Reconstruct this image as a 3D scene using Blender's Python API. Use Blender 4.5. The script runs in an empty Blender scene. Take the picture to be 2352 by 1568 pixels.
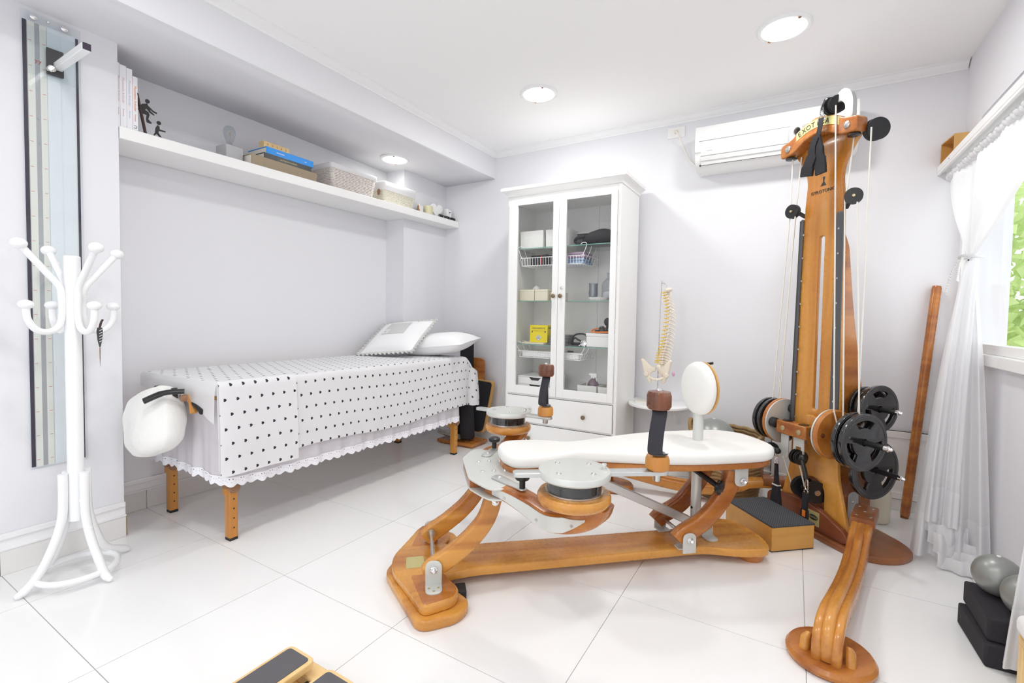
import bpy, bmesh, math, random
from mathutils import Matrix, Vector, Quaternion
random.seed(7)
S = bpy.context.scene
COL = S.collection
PI = math.pi
R = math.radians

# ------------------------------------------------------------------ camera
CAMH = 1.06
cam = bpy.data.cameras.new('camera'); camo = bpy.data.objects.new('camera', cam); COL.objects.link(camo)
_y, _p, _r = -.5406, -.0381, .0164
_fw = Vector((math.sin(_y)*math.cos(_p), math.cos(_y)*math.cos(_p), math.sin(_p)))
_rt = Vector((math.cos(_y), -math.sin(_y), 0)); _up = _rt.cross(_fw)
_rt2 = math.cos(_r)*_rt + math.sin(_r)*_up; _up2 = -math.sin(_r)*_rt + math.cos(_r)*_up
camo.matrix_world = Matrix(((_rt2.x, _up2.x, -_fw.x, 0), (_rt2.y, _up2.y, -_fw.y, 0), (_rt2.z, _up2.z, -_fw.z, CAMH), (0, 0, 0, 1)))
cam.sensor_fit = 'HORIZONTAL'; cam.sensor_width = 36; cam.lens = 36*1080.27/2352
cam.shift_x = -.000425; cam.shift_y = -.00678; cam.clip_start = .02; cam.clip_end = 200
S.camera = camo

# ------------------------------------------------------------------ world, lights, exposure
w = bpy.data.worlds.new('sky'); S.world = w; w.use_nodes = True
bg = w.node_tree.nodes['Background']; bg.inputs[0].default_value = (.96, .97, 1.0, 1); bg.inputs[1].default_value = 1.85
S.view_settings.view_transform = 'Standard'; S.view_settings.look = 'None'
S.view_settings.exposure = 0.12; S.view_settings.gamma = 1.0; S.view_settings.use_curve_mapping = False
LAMP_W = 7.6
S.cycles.max_bounces = 12; S.cycles.diffuse_bounces = 8; S.cycles.transparent_max_bounces = 24; S.cycles.transmission_bounces = 10
S.cycles.sample_clamp_indirect = 6.0; S.cycles.caustics_reflective = False; S.cycles.caustics_refractive = False

# ------------------------------------------------------------------ materials
MATS = {}
def mat(name, col, rough=.5, metal=0, spec=.5, coat=0, bump=None, trans=None, emit=None, sheen=0):
    m = bpy.data.materials.new(name); m.use_nodes = True; nt = m.node_tree; b = nt.nodes['Principled BSDF']
    b.inputs['Base Color'].default_value = (*col, 1); b.inputs['Roughness'].default_value = rough
    b.inputs['Metallic'].default_value = metal; b.inputs['Specular IOR Level'].default_value = spec
    b.inputs['Coat Weight'].default_value = coat; b.inputs['Coat Roughness'].default_value = .12
    b.inputs['Sheen Weight'].default_value = sheen
    if emit: b.inputs['Emission Color'].default_value = (*emit[0], 1); b.inputs['Emission Strength'].default_value = emit[1]
    tc = nt.nodes.new('ShaderNodeTexCoord')
    n = nt.nodes.new('ShaderNodeTexNoise'); n.inputs['Scale'].default_value = bump[0] if bump else 40; n.inputs['Detail'].default_value = 3
    nt.links.new(tc.outputs['Object'], n.inputs['Vector'])
    if bump:
        bp = nt.nodes.new('ShaderNodeBump'); bp.inputs['Strength'].default_value = bump[1]; bp.inputs['Distance'].default_value = bump[2] if len(bump) > 2 else .002
        nt.links.new(n.outputs['Fac'], bp.inputs['Height']); nt.links.new(bp.outputs['Normal'], b.inputs['Normal'])
    mr = nt.nodes.new('ShaderNodeMapRange'); mr.inputs['To Min'].default_value = max(0, rough-.06); mr.inputs['To Max'].default_value = min(1, rough+.06)
    nt.links.new(n.outputs['Fac'], mr.inputs['Value']); nt.links.new(mr.outputs['Result'], b.inputs['Roughness'])
    if trans:
        t = nt.nodes.new('ShaderNodeBsdfTranslucent'); t.inputs['Color'].default_value = (*trans[1], 1)
        mx = nt.nodes.new('ShaderNodeMixShader'); mx.inputs[0].default_value = trans[0]
        nt.links.new(b.outputs[0], mx.inputs[1]); nt.links.new(t.outputs[0], mx.inputs[2]); last = mx
        if len(trans) > 2:
            tp = nt.nodes.new('ShaderNodeBsdfTransparent'); m2 = nt.nodes.new('ShaderNodeMixShader'); m2.inputs[0].default_value = trans[2]
            nt.links.new(mx.outputs[0], m2.inputs[1]); nt.links.new(tp.outputs[0], m2.inputs[2]); last = m2
        nt.links.new(last.outputs[0], nt.nodes['Material Output'].inputs[0])
    MATS[name] = m
    return m
def wood(name, light, dark, axis=0, scale=1.0, rough=.28, coat=.22, knots=.5, rz=0):
    m = mat(name, light, rough, coat=coat); nt = m.node_tree; b = nt.nodes['Principled BSDF']
    tc = nt.nodes.new('ShaderNodeTexCoord'); mp = nt.nodes.new('ShaderNodeMapping')
    sc = [20*scale]*3; sc[axis] = 1.4*scale; mp.inputs['Scale'].default_value = sc
    pre = nt.nodes.new('ShaderNodeMapping'); pre.inputs['Rotation'].default_value = (0, 0, rz); nt.links.new(tc.outputs['Object'], pre.inputs['Vector']); nt.links.new(pre.outputs[0], mp.inputs['Vector'])
    n = nt.nodes.new('ShaderNodeTexNoise'); n.inputs['Scale'].default_value = 1.0; n.inputs['Detail'].default_value = 4; n.inputs['Distortion'].default_value = .5
    nt.links.new(mp.outputs[0], n.inputs['Vector'])
    sc2 = [5*scale]*3; sc2[axis] = .8*scale
    mp2 = nt.nodes.new('ShaderNodeMapping'); mp2.inputs['Scale'].default_value = sc2; nt.links.new(pre.outputs[0], mp2.inputs['Vector'])
    n2 = nt.nodes.new('ShaderNodeTexNoise'); n2.inputs['Scale'].default_value = 1.0; n2.inputs['Detail'].default_value = 2; nt.links.new(mp2.outputs[0], n2.inputs['Vector'])
    ad = nt.nodes.new('ShaderNodeMix'); ad.data_type = 'FLOAT'; ad.inputs[0].default_value = knots
    nt.links.new(n.outputs['Fac'], ad.inputs[2]); nt.links.new(n2.outputs['Fac'], ad.inputs[3])
    cr = nt.nodes.new('ShaderNodeValToRGB'); e = cr.color_ramp.elements
    e[0].position = .37; e[0].color = (*dark, 1); e[1].position = .59; e[1].color = (*light, 1)
    nt.links.new(ad.outputs[0], cr.inputs[0]); nt.links.new(cr.outputs[0], b.inputs['Base Color'])
    return m
def glass(name, tint=(.97, .99, .98), refl=1.0):
    m = bpy.data.materials.new(name); m.use_nodes = True; nt = m.node_tree; nt.nodes.remove(nt.nodes['Principled BSDF'])
    t = nt.nodes.new('ShaderNodeBsdfTransparent'); t.inputs[0].default_value = (*tint, 1)
    g = nt.nodes.new('ShaderNodeBsdfGlossy'); g.inputs['Roughness'].default_value = .02
    f = nt.nodes.new('ShaderNodeLayerWeight'); f.inputs[0].default_value = .5
    pw = nt.nodes.new('ShaderNodeMath'); pw.operation = 'POWER'; pw.inputs[1].default_value = 5; nt.links.new(f.outputs['Facing'], pw.inputs[0])
    mu = nt.nodes.new('ShaderNodeMath'); mu.operation = 'MULTIPLY_ADD'; mu.inputs[1].default_value = .9*refl; mu.inputs[2].default_value = .04*refl; nt.links.new(pw.outputs[0], mu.inputs[0])
    mx = nt.nodes.new('ShaderNodeMixShader'); nt.links.new(mu.outputs[0], mx.inputs[0])
    nt.links.new(t.outputs[0], mx.inputs[1]); nt.links.new(g.outputs[0], mx.inputs[2]); nt.links.new(mx.outputs[0], nt.nodes['Material Output'].inputs[0])
    MATS[name] = m
    return m
M = MATS
mat('wall', (.79, .79, .822), .85, spec=.2, bump=(60, .05)); mat('ceiling', (.925, .92, .92), .9, spec=.15, bump=(40, .03))
mat('trim', (.88, .88, .89), .45); mat('tile', (.87, .868, .866), .16, spec=.4, bump=(3, .02, .004)); mat('grout', (.50, .48, .46), .8)
mat('skirt', (.80, .79, .775), .3); mat('brick', (.42, .29, .17), .9, bump=(90, .8))
mat('white_paint', (.86, .86, .85), .35); mat('cab_white', (.89, .89, .88), .4); mat('white_plastic', (.87, .87, .86), .3); mat('cream', (.80, .75, .60), .5)
mat('white_metal', (.87, .88, .89), .25, coat=.2); mat('alu', (.62, .63, .62), .36, metal=.7); mat('alu_white', (.66, .67, .64), .38, metal=.3)
mat('chrome', (.82, .82, .82), .12, metal=1); mat('steel', (.62, .60, .57), .28, metal=1); mat('brass', (.55, .45, .25), .4, metal=.8); mat('knob', (.22, .165, .10), .45, metal=.5)
mat('black', (.012, .012, .013), .35); mat('black_gloss', (.012, .012, .014), .14, coat=1.0, bump=(120, .06)); mat('black_rubber', (.018, .018, .02), .62); mat('dark_grey', (.05, .05, .055), .5)
mat('dark_cloth', (.016, .015, .019), .9, bump=(400, .4, .001)); mat('charcoal', (.030, .028, .036), .8, bump=(500, .3, .001)); mat('foam_black', (.024, .021, .027), .88, bump=(500, .5, .001))
mat('vinyl', (.84, .83, .80), .42, bump=(6, .03)); mat('nylon_white', (.82, .82, .80), .45)
mat('cloth', (.86, .86, .88), .9, bump=(220, .2, .001), trans=(.25, (.85, .85, .88))); mat('pillow', (.87, .87, .88), .9, bump=(14, .25, .004))
mat('sheer', (.92, .92, .93), .9, trans=(.35, (.93, .93, .95), .10)); mat('sheer_skirt', (.82, .80, .85), .9, bump=(200, .2, .001), trans=(.3, (.85, .83, .88), .04)); mat('hem', (.88, .88, .89), .9, trans=(.3, (.9, .9, .92)))
mat('lace', (.86, .85, .90), .9, bump=(160, .4, .001)); mat('fur_white', (.86, .855, .83), .95, bump=(70, .5, .004))
mat('rope', (.80, .77, .70), .8); mat('silver_ball', (.30, .31, .295), .33, metal=.35, bump=(60, .04)); mat('bone', (.84, .76, .64), .55, bump=(60, .2, .002)); mat('nerve', (.80, .55, .06), .5); mat('pink', (.70, .40, .60), .6)
mat('yellow', (.83, .68, .01), .5); mat('ink', (.03, .03, .03), .7); mat('ink_light', (.45, .46, .55), .7); mat('red', (.62, .06, .05), .6); mat('orange', (.85, .22, .02), .5); mat('book_blue', (.0, .28, .82), .4); mat('ink_faint_red', (.70, .45, .46), .7); mat('ink_faint_blue', (.52, .56, .74), .7); mat('rail_grey', (.085, .085, .09), .32); mat('book_white', (.85, .85, .88), .5)
mat('paper', (.80, .76, .68), .8, bump=(300, .3, .001)); mat('old_book', (.36, .29, .20), .8, bump=(120, .5)); mat('concrete', (.50, .50, .51), .85, bump=(80, .5)); mat('wicker', (.80, .74, .70), .8, bump=(200, .3, .001)); mat('wicker_cream', (.80, .77, .66), .8, bump=(200, .3, .001))
mat('seagrass', (.34, .22, .10), .9, bump=(120, .8, .004)); mat('brown', (.30, .16, .09), .7); mat('candle', (.80, .76, .52), .5, trans=(.2, (.8, .75, .5))); mat('bottle_purple', (.20, .14, .17), .2)
mat('grip', (.115, .11, .12), .85, bump=(700, .7, .001)); mat('mat_ribbed', (.06, .065, .075), .75); mat('grey_box', (.22, .23, .25), .7); mat('towel_blue', (.30, .42, .62), .9); mat('towel_pink', (.42, .30, .42), .9); mat('ruffle_grey', (.60, .60, .58), .95, bump=(90, .6, .003)); mat('grey_cloth', (.36, .36, .355), .95, bump=(50, .6, .004)); mat('feather', (.06, .035, .03), .8)
mat('lamp', (1, 1, 1), .5, emit=((.96, 1.0, .97), 7)); mat('gold_label', (.60, .54, .24), .4, metal=.3); mat('dark_panel', (.035, .02, .045), .5); mat('glass_edge', (.18, .40, .34), .2)
mat('ruler', (.85, .83, .76), .5); mat('mirror_grey', (.45, .45, .46), .3, metal=.3); mat('soft_blue', (.84, .87, .90), .3)
mat('leaf', (.62, .74, .36), .5, trans=(.5, (.78, .88, .46))); mat('alu_dark', (.50, .51, .50), .4, metal=.35); mat('bark', (.14, .09, .06), .9); mat('ground', (.80, .80, .80), .95)
wood('wood_x', (.67, .315, .06), (.40, .135, .022), 0); wood('wood_z', (.67, .315, .06), (.46, .17, .027), 2); wood('wood_y', (.56, .21, .036), (.38, .11, .018), 1)
wood('wood_base', (.33, .12, .038), (.21, .062, .022), 1, rough=.36); wood('wood_red', (.25, .072, .028), (.16, .04, .016), 1, rough=.4); wood('wood_dark', (.21, .068, .026), (.09, .026, .011), 2, 2.0); wood('wood_arm_near', (.62, .27, .05), (.34, .105, .018), 0, rz=R(-34)); wood('wood_arm_far', (.62, .27, .05), (.34, .105, .018), 0, rz=R(34)); wood('wood_leg', (.62, .28, .05), (.50, .19, .03), 2, rough=.4)
wood('wood_pale', (.86, .62, .30), (.76, .50, .20), 0, rough=.5); wood('wood_step', (.66, .35, .075), (.58, .27, .05), 0, rough=.45); wood('wood_mid', (.50, .185, .034), (.28, .075, .015), 0); wood('wood_light', (.66, .39, .13), (.55, .29, .08), 2, rough=.5)
glass('glass_clear', (.98, .99, .985), .3); glass('glass_cab', (.995, .995, .995), .9); glass('glass_shelf', (.955, .98, .97), 1.0); glass('glass_panel', (.965, .98, .985), .7); glass('plastic_clear', (.86, .88, .9), 1.3)
# ribbed mat relief
_nt = M['mat_ribbed'].node_tree; _tc = _nt.nodes.new('ShaderNodeTexCoord'); _ck = _nt.nodes.new('ShaderNodeTexChecker'); _ck.inputs['Scale'].default_value = 160
_ck.inputs['Color1'].default_value = (.085, .09, .10, 1); _ck.inputs['Color2'].default_value = (.035, .038, .045, 1)
_nt.links.new(_tc.outputs['Object'], _ck.inputs['Vector']); _nt.links.new(_ck.outputs['Color'], _nt.nodes['Principled BSDF'].inputs['Base Color'])

# ------------------------------------------------------------------ geometry helpers
class G:
    def __init__(s): s.v = []; s.f = []
    def add(s, V, F):
        o = len(s.v); s.v += [tuple(p) for p in V]; s.f += [tuple(i+o for i in q) for q in F]; return s
    def box(s, x0, x1, y0, y1, z0, z1, T=None):
        V = [(x, y, z) for z in (z0, z1) for y in (y0, y1) for x in (x0, x1)]
        if T is not None: V = [T @ Vector(p) for p in V]
        return s.add(V, [(0, 2, 3, 1), (4, 5, 7, 6), (0, 1, 5, 4), (2, 6, 7, 3), (0, 4, 6, 2), (1, 3, 7, 5)])
    def bar(s, p0, p1, w, t, up=(0, 0, 1)):            # flat bar: w across, t along 'up'
        p0, p1 = Vector(p0), Vector(p1); d = (p1-p0).normalized(); u = Vector(up); u = (u-d*u.dot(d)).normalized(); q = d.cross(u)
        V = [p + q*(a*w/2) + u*(b*t/2) for p in (p0, p1) for b in (-1, 1) for a in (-1, 1)]
        return s.add(V, [(0, 1, 3, 2), (4, 6, 7, 5), (0, 4, 5, 1), (2, 3, 7, 6), (0, 2, 6, 4), (1, 5, 7, 3)])
    def tube(s, pts, r, n=10, cap=True, closed=False, flat=1.0):
        P = [Vector(p) for p in pts]; k = len(P); rr = r if isinstance(r, (list, tuple)) else [r]*k
        T = []
        for i in range(k):
            a = P[(i-1) % k] if closed or i else P[0]; b = P[(i+1) % k] if closed or i < k-1 else P[-1]
            T.append((b-a).normalized())
        u = T[0].orthogonal().normalized(); V = []; F = []
        for i in range(k):
            if i: u = (T[i-1].rotation_difference(T[i]) @ u); u = (u - T[i]*u.dot(T[i])).normalized()
            q = T[i].cross(u)
            V += [P[i] + (u*math.cos(2*PI*j/n)*flat + q*math.sin(2*PI*j/n))*rr[i] for j in range(n)]
        for i in range(k if closed else k-1):
            a, b = i*n, ((i+1) % k)*n
            F += [(a+j, a+(j+1) % n, b+(j+1) % n, b+j) for j in range(n)]
        if cap and not closed: F += [tuple(range(n))[::-1], tuple(range((k-1)*n, k*n))]
        return s.add(V, F)
    def cyl(s, p0, p1, r, r1=None, n=24): return s.tube([p0, p1], [r, r if r1 is None else r1], n)
    def lathe(s, prof, n=24, o=(0, 0, 0), ax=(0, 0, 1), sx=1.0, sy=1.0):
        ax = Vector(ax).normalized(); q = Vector((0, 0, 1)).rotation_difference(ax); o = Vector(o); V = []; F = []; k = len(prof)
        for (r, z) in prof: V += [o + q @ Vector((r*math.cos(2*PI*j/n)*sx, r*math.sin(2*PI*j/n)*sy, z)) for j in range(n)]
        for i in range(k-1): F += [(i*n+j, i*n+(j+1) % n, (i+1)*n+(j+1) % n, (i+1)*n+j) for j in range(n)]
        F += [tuple(range(n))[::-1], tuple(range((k-1)*n, k*n))]
        return s.add(V, F)
    def ball(s, c, r, n=12, sz=1.0):
        return s.lathe([(max(1e-4, r*math.sin(PI*i/n)), -r*math.cos(PI*i/n)*sz) for i in range(n+1)], n*2, c)
    def prism(s, poly, h0, h1, fn=None):
        fn = fn or (lambda u, v, h: (u, v, h)); n = len(poly)
        V = [fn(u, v, h0) for u, v in poly] + [fn(u, v, h1) for u, v in poly]
        return s.add(V, [tuple(range(n))[::-1], tuple(range(n, 2*n))] + [(i, (i+1) % n, n+(i+1) % n, n+i) for i in range(n)])
    def grid(s, fn, nu, nv):
        V = [fn(i/nu, j/nv) for i in range(nu+1) for j in range(nv+1)]
        return s.add(V, [(i*(nv+1)+j, (i+1)*(nv+1)+j, (i+1)*(nv+1)+j+1, i*(nv+1)+j+1) for i in range(nu) for j in range(nv)])
    def loft(s, secs):                                   # closed sections of equal length
        n = len(secs[0]); V = [p for q in secs for p in q]; F = [tuple(range(n))[::-1], tuple(range((len(secs)-1)*n, len(secs)*n))]
        for i in range(len(secs)-1): F += [(i*n+j, i*n+(j+1) % n, (i+1)*n+(j+1) % n, (i+1)*n+j) for j in range(n)]
        return s.add(V, F)
def finish(me, m, smooth=True, ang=35):
    if m is not None: me.materials.clear(); me.materials.append(M[m] if isinstance(m, str) else m)
    if smooth:
        me.polygons.foreach_set('use_smooth', [True]*len(me.polygons)); me.set_sharp_from_angle(angle=R(ang))
    me.update(); return me
def link(name, me, parent=None, loc=(0, 0, 0), rot=None):
    o = bpy.data.objects.new(name, me); COL.objects.link(o); o.parent = parent; o.location = loc
    if rot: o.rotation_euler = rot
    return o
def fixn(me):
    b = bmesh.new(); b.from_mesh(me); bmesh.ops.recalc_face_normals(b, faces=b.faces); b.to_mesh(me); b.free()
def mk(name, g, m, parent=None, bevel=0, smooth=True, ang=35, loc=(0, 0, 0), rot=None, sub=0, thick=0, seg=2):
    me = bpy.data.meshes.new(name); me.from_pydata([tuple(p) for p in g.v], [], g.f); fixn(me); finish(me, m, smooth or bevel > 0, ang)
    o = link(name, me, parent, loc, rot)
    if thick: md = o.modifiers.new('solid', 'SOLIDIFY'); md.thickness = thick; md.offset = 0
    if sub: md = o.modifiers.new('sub', 'SUBSURF'); md.levels = sub; md.render_levels = sub
    if bevel: md = o.modifiers.new('bevel', 'BEVEL'); md.width = bevel; md.segments = seg; md.limit_method = 'ANGLE'; md.angle_limit = R(40); md.harden_normals = False
    return o
def part(name, m, parent, bevel=0, **k):                  # part('leg','wood',p)(lambda g: ...)
    return lambda f: mk(name, f(G()) , m, parent, bevel, **k)
def rnd(poly, r, n=5):                                    # round the corners of a polygon; r scalar or per corner
    out = []; k = len(poly)
    for i in range(k):
        a, b, c = Vector(poly[i-1]), Vector(poly[i]), Vector(poly[(i+1) % k]); rr = r[i] if isinstance(r, (list, tuple)) else r
        if rr <= 0: out.append(tuple(b)); continue
        d = min(rr, (a-b).length*.48, (c-b).length*.48); p, q = b+(a-b).normalized()*d, b+(c-b).normalized()*d
        out += [tuple(p*(1-t)**2 + b*2*t*(1-t) + q*t*t) for t in [j/n for j in range(n+1)]]
    return out
def shape(name, polys, h, m, parent=None, bevel=0, T=None, loc=(0, 0, 0), rot=None, res=2):  # flat outline(s) with holes, thickness h (0..h along local z), then T
    cu = bpy.data.curves.new(name, 'CURVE'); cu.dimensions = '2D'; cu.fill_mode = 'BOTH'
    for p in polys:
        sp = cu.splines.new('POLY'); sp.points.add(len(p)-1); sp.use_cyclic_u = True
        for q, (x, y) in zip(sp.points, p): q.co = (x, y, 0, 1)
    cu.extrude = max(1e-5, h/2-bevel); cu.bevel_depth = bevel; cu.bevel_resolution = res; cu.offset = -bevel
    return from_curve(name, cu, m, parent, Matrix.Translation((0, 0, h/2)) if T is None else T @ Matrix.Translation((0, 0, h/2)), loc, rot)
def from_curve(name, cu, m, parent, T=None, loc=(0, 0, 0), rot=None):
    t = bpy.data.objects.new('tmp', cu); COL.objects.link(t); dg = bpy.context.evaluated_depsgraph_get()
    me = bpy.data.meshes.new_from_object(t.evaluated_get(dg)); bpy.data.objects.remove(t); bpy.data.curves.remove(cu)
    if T is not None: me.transform(T)
    me.name = name; b = bmesh.new(); b.from_mesh(me); bmesh.ops.remove_doubles(b, verts=b.verts, dist=1e-5); bmesh.ops.recalc_face_normals(b, faces=b.faces); b.to_mesh(me); b.free()
    finish(me, m); return link(name, me, parent, loc, rot)
def text(name, body, size, m, parent, T, h=.0006, align='CENTER', shear=0, sx=1.0):
    cu = bpy.data.curves.new(name, 'FONT'); cu.body = body; cu.size = size; cu.extrude = h; cu.align_x = align; cu.align_y = 'CENTER'; cu.shear = shear; cu.space_character = sx; cu.resolution_u = 2
    return from_curve(name, cu, m, parent, T)
def frameT(o, x, y):                                      # matrix with origin o, local x and y axes given
    x = Vector(x).normalized(); y = Vector(y); y = (y-x*y.dot(x)).normalized(); z = x.cross(y)
    return Matrix(((x.x, y.x, z.x, o[0]), (x.y, y.y, z.y, o[1]), (x.z, y.z, z.z, o[2]), (0, 0, 0, 1)))
def tag(o, label, cat, group=None):
    o['label'] = label; o['category'] = cat
    if group: o['group'] = group
    return o
def thing(name, label, cat, loc=(0, 0, 0), rz=0, group=None, rot=None):
    o = bpy.data.objects.new(name, None); COL.objects.link(o); o.empty_display_size = .05; o.location = loc
    o.rotation_euler = rot or (0, 0, rz); return tag(o, label, cat, group)
def kids(o): return [c for c in bpy.data.objects if c.parent == o]
def copy_tree(o, parent=None):
    c = o.copy(); COL.objects.link(c); c.parent = parent
    for ch in kids(o): copy_tree(ch, c)
    return c
def struct(o): o['kind'] = 'structure'; return o
def arc(c, r, a0, a1, n=12): return [(c[0]+r*math.cos(R(a0+(a1-a0)*i/n)), c[1]+r*math.sin(R(a0+(a1-a0)*i/n))) for i in range(n+1)]
def spline(pts, n=6):                                     # Catmull-Rom through the points
    P = [Vector(p) for p in pts]; out = []
    for i in range(len(P)-1):
        a, b, c, d = P[max(i-1, 0)], P[i], P[i+1], P[min(i+2, len(P)-1)]
        for j in range(n):
            t = j/n; out.append(.5*((2*b)+(c-a)*t+(2*a-5*b+4*c-d)*t*t+(3*b-a-3*c+d)*t**3))
    return out+[P[-1]]
def sweep(g, path, wid, thk, side, rounded=.25):         # rounded-rect section along path; wid per point across, thk along 'side'
    P = [Vector(p) for p in path]; k = len(P); sd = Vector(side).normalized(); secs = []
    for i in range(k):
        t = (P[min(i+1, k-1)]-P[max(i-1, 0)]).normalized(); q = t.cross(sd).normalized()
        a = (wid[i] if isinstance(wid, (list, tuple)) else wid)/2; b = (thk[i] if isinstance(thk, (list, tuple)) else thk)/2; c = rounded*min(a, b)
        sec = [(a, b-c), (a-c*.3, b-c*.3), (a-c, b), (-a+c, b), (-a+c*.3, b-c*.3), (-a, b-c), (-a, -b+c), (-a+c*.3, -b+c*.3), (-a+c, -b), (a-c, -b), (a-c*.3, -b+c*.3), (a, -b+c)]
        secs.append([P[i]+q*u+sd*v for u, v in sec])
    return g.loft(secs)

# ================================================================== the room
XL, XA, XP, XR, YB, YF, ZC = -2.675, -2.97, -2.77, .74, 3.395, -2.3, 2.445
YC = .935                      # where the left wall ends and the alcove starts
XB = -2.236                    # face of the ceiling beam
floor = struct(mk('floor', G().box(-3.1, .9, YF-.1, YB+.1, -.06, -.004), 'grout', smooth=False))
_tm = {}
for i in range(-3, 5):
    for j in range(-6, 5):
        x0, y0 = -1.736+.6*(i)+.0012, 1.131+.6*j+.0012; x1, y1 = x0+.5976, y0+.5976
        x1 = min(x1, .86); y0 = max(y0, YF-.05); y1 = min(y1, YB+.05); x0 = max(x0, -3.05)
        if x1-x0 < .02 or y1-y0 < .02: continue
        key = (round(x1-x0, 3), round(y1-y0, 3))
        if key not in _tm:
            me = bpy.data.meshes.new('tile'); q = G().box(0, x1-x0, 0, y1-y0, -.010, 0); me.from_pydata(q.v, [], q.f); _tm[key] = finish(me, 'tile', False)
        link('tile', _tm[key], floor, (x0, y0, 0))
struct(mk('wall_left', G().box(-3.1, XL, YF, YC, 0, 2.5), 'wall', smooth=False))
struct(mk('wall_alcove', G().box(-3.1, XA, YC, YB, 0, 2.5), 'wall', smooth=False))
struct(mk('wall_pilaster', G().box(XA, XP, 2.86, YB, 0, 2.4), 'wall', smooth=False))
struct(mk('wall_back', G().box(-3.1, XR+.2, YB, YB+.15, 0, 2.5), 'wall', smooth=False))
struct(mk('ceiling', G().box(-3.1, XR+.2, YF-.1, YB+.15, ZC, ZC+.1), 'ceiling', smooth=False))
# right wall with a long window
WY0, WY1, WZ0, WZ1 = .55, 3.375, .93, 1.90
wr = G(); wr.box(XR, XR+.16, YF, YB, 0, WZ0); wr.box(XR, XR+.16, YF, YB, WZ1, ZC); wr.box(XR, XR+.16, WY1, YB, WZ0, WZ1); wr.box(XR, XR+.16, YF, WY0, WZ0, WZ1)
struct(mk('wall_right', wr, 'wall', smooth=False))
# wall behind the camera; its wide glazed opening is added to let skylight in
wf = G(); wf.box(-3.1, -2.3, YF-.15, YF, 0, ZC); wf.box(.2, XR+.2, YF-.15, YF, 0, ZC); wf.box(-2.3, .2, YF-.15, YF, 2.2, ZC)
struct(mk('wall_front', wf, 'wall', smooth=False))
def window(n, cs, axis, pos, a0, a1, z0, z1, fr=.05, dep=.06):
    o = struct(bpy.data.objects.new('window_%d' % n, None)); COL.objects.link(o)
    def bx(g, p0, p1, q0, q1, d=dep, off=0):
        return g.box(pos+off, pos+off+d, p0, p1, q0, q1) if axis == 0 else g.box(p0, p1, pos+off, pos+off+d, q0, q1)
    for nm, r in (('frame_bottom', (a0, a1, z0, z0+fr)), ('frame_top', (a0, a1, z1-fr, z1)), ('frame_side', (a0, a0+fr, z0+fr, z1-fr)), ('frame_side', (a1-fr, a1, z0+fr, z1-fr))):
        mk(nm, bx(G(), *r), 'white_paint', o, smooth=False)
    e = [a0]+cs+[a1]
    for c in cs: mk('mullion', bx(G(), c-fr/2, c+fr/2, z0+fr, z1-fr), 'white_paint', o, smooth=False)
    for p, q in zip(e, e[1:]):
        mk('glazing', bx(G(), p+fr*.8, q-fr*.8, z0+fr*.8, z1-fr*.8, .006, dep/2), 'glass_clear', o, smooth=False)
        sg = G(); bx(sg, p+fr*1.0, p+fr*1.0+.012, z0+fr, z1-fr, .004, dep/2-.006); bx(sg, q-fr*1.0-.012, q-fr*1.0, z0+fr, z1-fr, .004, dep/2-.006)
        mk('seal', sg, 'black', o, smooth=False)
    return o
w1 = window(1, [1.45, 2.40], 0, XR-.004, WY0, WY1, WZ0, WZ1, .04)
mk('sill', G().box(XR-.035, XR+.05, WY0-.04, WY1+.012, WZ0-.05, WZ0-.001), 'white_paint', w1, bevel=.004)
window(2, [-1.45, -.65], 1, YF-.08, -2.3, .2, 0, 2.2)  # unseen window, added so that skylight enters from behind the camera
# ceiling beam over the alcove: face, sloping soffit
def sof(x, y): return 2.230+.040*min(1, max(0, (XB-x)/.45))*min(1, max(0, (YB-y)/1.6))
bm_ = G(); ny = 24; xs = [XB, -2.38, -2.53, -2.68, -2.98]
bm_.grid(lambda u, v: ((lambda x, y: (x, y, sof(x, y)))(xs[min(4, int(round(u*4)))], YF+(YB-YF)*v)), 4, ny)
struct(mk('ceiling_beam_soffit', bm_, 'wall', thick=.004))
struct(mk('ceiling_beam', G().box(XB-.03, XB, YF, YB, 2.2305, ZC), 'wall', smooth=False))
# cornices
def cornice(name, p0, p1, inward, end=None):
    inn = Vector(inward); prof = [(0, -.045), (.006, -.045), (.009, -.036), (.020, -.030), (.030, -.018), (.033, -.010), (.044, -.007), (.044, 0), (0, 0)]
    g = G(); g.loft([[Vector(p)+inn*(a*1.0)+Vector((0, 0, b)) for a, b in prof] for p in (p0, p1)]); return struct(mk(name, g, 'trim', ang=25))
cornice('trim_1', (XB, YF, ZC), (XB, YB, ZC), (1, 0, 0)); cornice('trim_2', (XB, YB, ZC), (XR-.005, YB, ZC), (0, -1, 0))
# skirting: tiled base with a moulding strip above
def skirting(name, axis, pos, a0, a1, sgn, joints, endcap=None):
    o = struct(bpy.data.objects.new(name, None)); COL.objects.link(o); e = [a0]+joints+[a1]
    def bx(g, p, q, d0, d1, z0, z1):
        lo, hi = sorted((pos+sgn*d0, pos+sgn*d1)); return g.box(lo, hi, p, q, z0, z1) if axis == 0 else g.box(p, q, lo, hi, z0, z1)
    for p, q in zip(e, e[1:]): mk('skirting_tile', bx(G(), p+.0008, q-.0008, 0, .018, 0, .098), 'skirt', o, bevel=.002)
    mk('cap', bx(G(), a0, a1, 0, .022, .098, .106), 'trim', o, bevel=.002)
    mk('moulding', bx(G(), a0, a1, 0, .016, .140, .164), 'trim', o, bevel=.004); mk('backing', bx(G(), a0, a1, 0, .008, .106, .140), 'trim', o, smooth=False)
    if endcap is not None: mk('broken_edge', bx(G(), endcap, endcap+.004, .002, .0165, .006, .096), 'brick', o, bevel=.001)
    return o
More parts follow.
